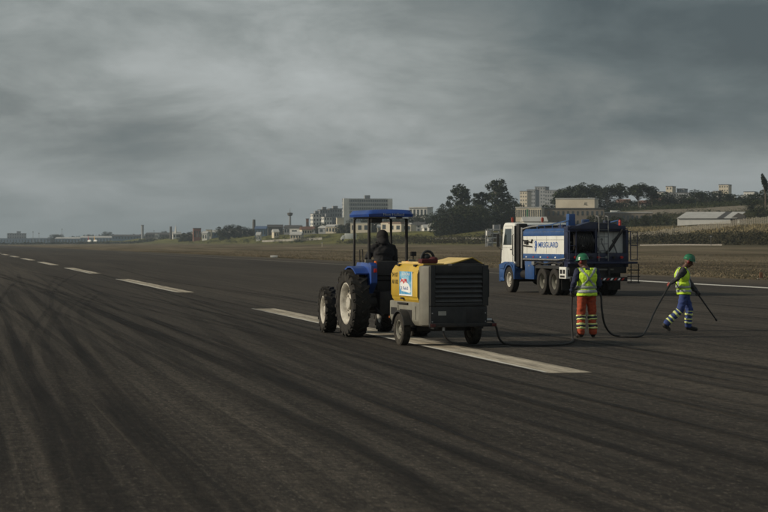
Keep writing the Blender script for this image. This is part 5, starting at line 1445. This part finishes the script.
# concrete retaining wall along the hill and parked vans above
def wall_run(name, label, a, b, h, th, m, cat, n=20):
    vs = []; bm = B(); prev = None
    for i in range(n + 1):
        X = a[0] + (b[0] - a[0]) * i / n; Y = a[1] + (b[1] - a[1]) * i / n; z = terrain(X, Y)
        q = [bm.verts.new(v) for v in ((X, Y, z - 0.6), (X, Y, z + h), (X, Y + th, z + h), (X, Y + th, z - 0.6))]
        if prev:
            for k in range(4): bm.faces.new((prev[k], prev[(k + 1) % 4], q[(k + 1) % 4], q[k]))
        else: bm.faces.new(q)
        prev = q
    bm.faces.new(prev[::-1])
    return tag(obj(name, bm, m, smooth=30), label, cat)
def XY(px, Y): return ((px - CX) * Y / FPX, Y)
wall_run('retaining_wall', 'long grey concrete wall along the hill right of the truck', XY(600, 951), XY(772, 753), 2.0, 0.5, wallm('stained_concrete', (0.115, 0.108, 0.092)), 'wall')
wall_run('drain_kerb', 'pale concrete channel edge at the foot of the scrub bank', XY(640, 560), XY(722, 500), 0.28, 0.4, wallm('pale_concrete', (0.30, 0.28, 0.25)), 'kerb', 12)
wall_run('boundary_wall', 'thin pale wall along the grove edge left of the truck', XY(430, 905), XY(492, 800), 0.8, 0.3, concrete, 'wall', 12)
wall_run('low_wall', 'pale low wall in front of the small houses', XY(262, 1350), XY(322, 1180), 1.4, 0.4, concrete, 'wall', 12)
# warehouse
p = bgp(710, 676); wr = thing('warehouse', 'low white warehouse with pale metal roof at the right', 'warehouse', p - Vector((0, 0, 1.0)), R(-12))
Lw = 9.3
part('wall', W_WHITE, wr, bx(-11.2, 7.0, 0, 12, 0, 3.0), smooth=0)
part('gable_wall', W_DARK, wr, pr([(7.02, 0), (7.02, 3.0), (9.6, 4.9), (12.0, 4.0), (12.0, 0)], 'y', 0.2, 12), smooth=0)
part('gable_door', W_WHITE, wr, bx(9.3, 10.0, 0.14, 0.21, 1.0, 2.6))
for k in range(9):
    x0 = -11.4 + 2.3 * k
    m_ = R_DARK if k == 6 else R_ZINC
    part('roof_panel', m_, wr, lambda bm, x0=x0: (lambda q: (bm.faces.new(q[:4]), bm.faces.new(q[4:][::-1]), [bm.faces.new((q[i], q[(i + 1) % 4], q[4 + (i + 1) % 4], q[4 + i])) for i in range(4)]))([bm.verts.new(v) for v in ((x0, -0.4, 2.95), (x0 + 2.27, -0.4, 2.95), (x0 + 2.27 + 2.6, 12, 5.3), (x0 + 2.6, 12, 5.3), (x0, -0.4, 3.07), (x0 + 2.27, -0.4, 3.07), (x0 + 2.27 + 2.6, 12, 5.42), (x0 + 2.6, 12, 5.42))]), smooth=0)
# fence on the bank
fe = thing('fence', 'long post fence on the bank in front of the warehouse', 'fence', (0, 0, 0))
bm = B(); n_ = 130
for i in range(n_):
    X, Y = XY(628 + 150 * i / n_, 622 - 22 * i / n_); z = terrain(X, Y)
    box(bm, X - 0.07, X + 0.07, Y - 0.07, Y + 0.07, z - 0.3, z + rnd.uniform(2.0, 2.5))
o = obj('fence_post', bm, W_CREAM, fe, smooth=0); o['kind'] = 'stuff'
bm = B()
for hh in (0.7, 1.4, 1.95):
    tube(bm, [Vector((*XY(628 + 150 * i / 30, 622 - 22 * i / 30), 0)) + Vector((0, 0, terrain(*XY(628 + 150 * i / 30, 622 - 22 * i / 30)) + hh)) for i in range(31)], 0.02, 4)
o = obj('fence_wire', bm, steel, fe); o['kind'] = 'stuff'

# ================================================================== SMALL THINGS IN THE FIELD
def van(px, Y, label, sc=1.0, rz=0.0):
    p = bgp(px, Y); v = thing('parked_van', label, 'van', p, rz, 'white vans parked on the hill')
    v.scale = (sc,) * 3
    part('body', white, v, pr([(-2.6, 0.4), (-2.6, 2.3), (1.6, 2.3), (2.2, 1.3), (2.8, 1.1), (2.8, 0.4)], 'y', -0.95, 0.95, bev=0.06))
    part('side_window', glassd, v, pr([(0.6, 1.35), (0.6, 2.0), (1.5, 2.0), (2.0, 1.35)], 'y', -0.97, -0.952))
    for x in (-1.6, 1.8):
        part('wheel', rubber, v, tb([(x, -0.98, 0.36), (x, 0.98, 0.36)], 0.36, 14))
for px, lab in ((606, 'white van on the hilltop, left one of two'), (616, 'white van on the hilltop, right one of two')):
    van(px, 935, lab, 1.0, R(4))
# box lorry on the bank left of the tractor posts
p = bgp(348, 1080); lo = thing('box_lorry', 'white box lorry on the bank seen through the tractor posts', 'lorry', p, R(184))
lo.scale = (1.0, 1.0, 1.25)
part('box_body', white, lo, bx(-4.6, 1.8, -1.2, 1.2, 0.9, 3.4, 0.05)); part('cab', white, lo, pr([(1.95, 0.6), (1.95, 2.6), (2.9, 2.6), (3.9, 1.6), (4.1, 0.6)], 'y', -1.1, 1.1, bev=0.05)); part('windscreen', glassd, lo, pr([(3.0, 2.55), (3.85, 1.72), (3.95, 1.72), (3.1, 2.57)], 'y', -1.0, 1.0))
for x in (-3.4, 2.9): part('wheel', rubber, lo, tb([(x, -1.15, 0.5), (x, 1.15, 0.5)], 0.5, 14))
# grey-white work gantry behind the truck cab
p = bgp(494, 560); ga = thing('equipment_gantry', 'grey white lattice gantry with boxes left of the truck cab', 'gantry', p, R(12))
for x in (-2.0, -0.4, 1.8):
    for y in (0, 1.6): part('gantry_post', W_GREY, ga, tb([(x, y, -0.3), (x, y, 5.0 if x < 0 else 6.4)], 0.13, 6))
for z in (1.2, 2.6, 3.9, 5.0): part('gantry_beam', W_WHITE, ga, bx(-2.1, 1.9, -0.08, 0.08, z - 0.14, z + 0.14))
for z in (1.2, 3.9): part('gantry_brace', W_GREY, ga, tb([(-2.0, -0.12, z), (-0.4, -0.12, z + 1.3)], 0.08, 5), tb([(-0.4, -0.2, z), (-2.0, -0.2, z + 1.3)], 0.08, 5))
for x0, x1, z0, z1, m_ in ((-2.0, -0.9, 3.2, 4.6, W_WHITE), (-1.7, -0.6, 1.6, 2.4, W_WHITE), (0.0, 1.7, 4.6, 6.3, W_GREY), (0.1, 1.6, 2.0, 4.0, W_DARK), (-1.8, -0.8, 0.3, 1.0, W_GREY)):
    part('gantry_box', m_, ga, bx(x0, x1, 0.2, 1.5, z0, z1, 0.05))
# runway edge marker and small boards in the grass
mk = thing('edge_marker', 'small orange brown marker at the right edge of the pavement', 'marker', ground_pt(34.6, 101.0))
part('marker_post', mat('marker_orange', (0.14, 0.065, 0.035), 0.7), mk, bx(-0.09, 0.09, -0.05, 0.05, 0, 0.38, 0.02)); part('marker_base', concrete, mk, bx(-0.22, 0.22, -0.18, 0.18, -0.02, 0.05, 0.01))
for px, Y, h, lab in ((711, 470, 2.2, 'thin dark post standing in the field above the walking worker'), (322, 690, 1.4, 'thin pale post in the far field left of the tractor')):
    q = thing('field_post', lab, 'post', bgp(px, Y)); part('post', W_DARK if px > 500 else W_CREAM, q, tb([(0, 0, -0.2), (0, 0, h)], 0.07, 8)); part('post_board', W_GREY, q, bx(-0.2, 0.2, -0.05, 0.05, h, h + 0.3))
q = thing('white_board', 'small white board lying in the grass left of the tractor', 'board', bgp(274, 265)); part('board', W_WHITE, q, bx(-0.5, 0.5, -0.1, 0.1, 0.05, 0.32, 0.02)); part('foot', W_GREY, q, bx(-0.35, 0.35, -0.06, 0.06, -0.1, 0.05))
# parked airliners far down the field
def jet(px, Y, finm, label, rz):
    p = bgp(px, Y); j = thing('airliner', label, 'airplane', p, rz, 'parked airliners')
    bm = B(); lathe_x(bm, [(-14, 0.1), (-12, 0.8), (-6, 1.8), (8, 1.8), (11, 1.3), (13, 0.1)], (0, 0, 3.2), 14); obj('fuselage', bm, white, j)
    part('tail_fin', finm, j, pr([(-13.5, 4.2), (-14.5, 9.2), (-12.3, 9.2), (-8.5, 4.6)], 'y', -0.18, 0.18))
    for sd in (-1, 1):
        part('wing', grey, j, pr([(1.5, 0), (-5.5, sd * 14), (-7, sd * 14), (-3.0, 0)], 'z', 2.4, 2.7)); part('engine', grey, j, tb([(-2, sd * 5, 1.6), (1.6, sd * 5, 1.6)], 0.9, 12))
        part('tailplane', grey, j, pr([(-10.5, 0), (-13, sd * 5), (-14, sd * 5), (-13, 0)], 'z', 4.0, 4.15))
        part('main_gear', blackm, j, tb([(-2, sd * 3, 0), (-2, sd * 3, 2.5)], 0.4, 8))
    part('nose_gear', blackm, j, tb([(9.5, 0, 0), (9.5, 0, 2.0)], 0.25, 8))
jet(89.5, 2350, redl, 'white airliner with red tail parked at the far left', R(-75))
jet(95.5, 2380, mat('tail_yellow', (0.65, 0.36, 0.03), 0.5), 'white airliner with yellow tail parked beside the red tailed one', R(-75))

# ================================================================== AIR
hz = bpy.data.materials.new('haze'); hz.use_nodes = True
hn = hz.node_tree.nodes; hn.clear()
ho = hn.new('ShaderNodeOutputMaterial'); hv = hn.new('ShaderNodeVolumePrincipled')
hv.inputs['Color'].default_value = (0.72, 0.84, 0.95, 1); hv.inputs['Density'].default_value = 0.0001; hv.inputs['Anisotropy'].default_value = 0.2
hz.node_tree.links.new(hv.outputs[0], ho.inputs['Volume'])
bm = B(); box(bm, -4600, 4600, -1100, 7200, -8, 90)
tag(obj('haze', bm, hz, smooth=0), 'thin grey haze over the airfield', kind='stuff')
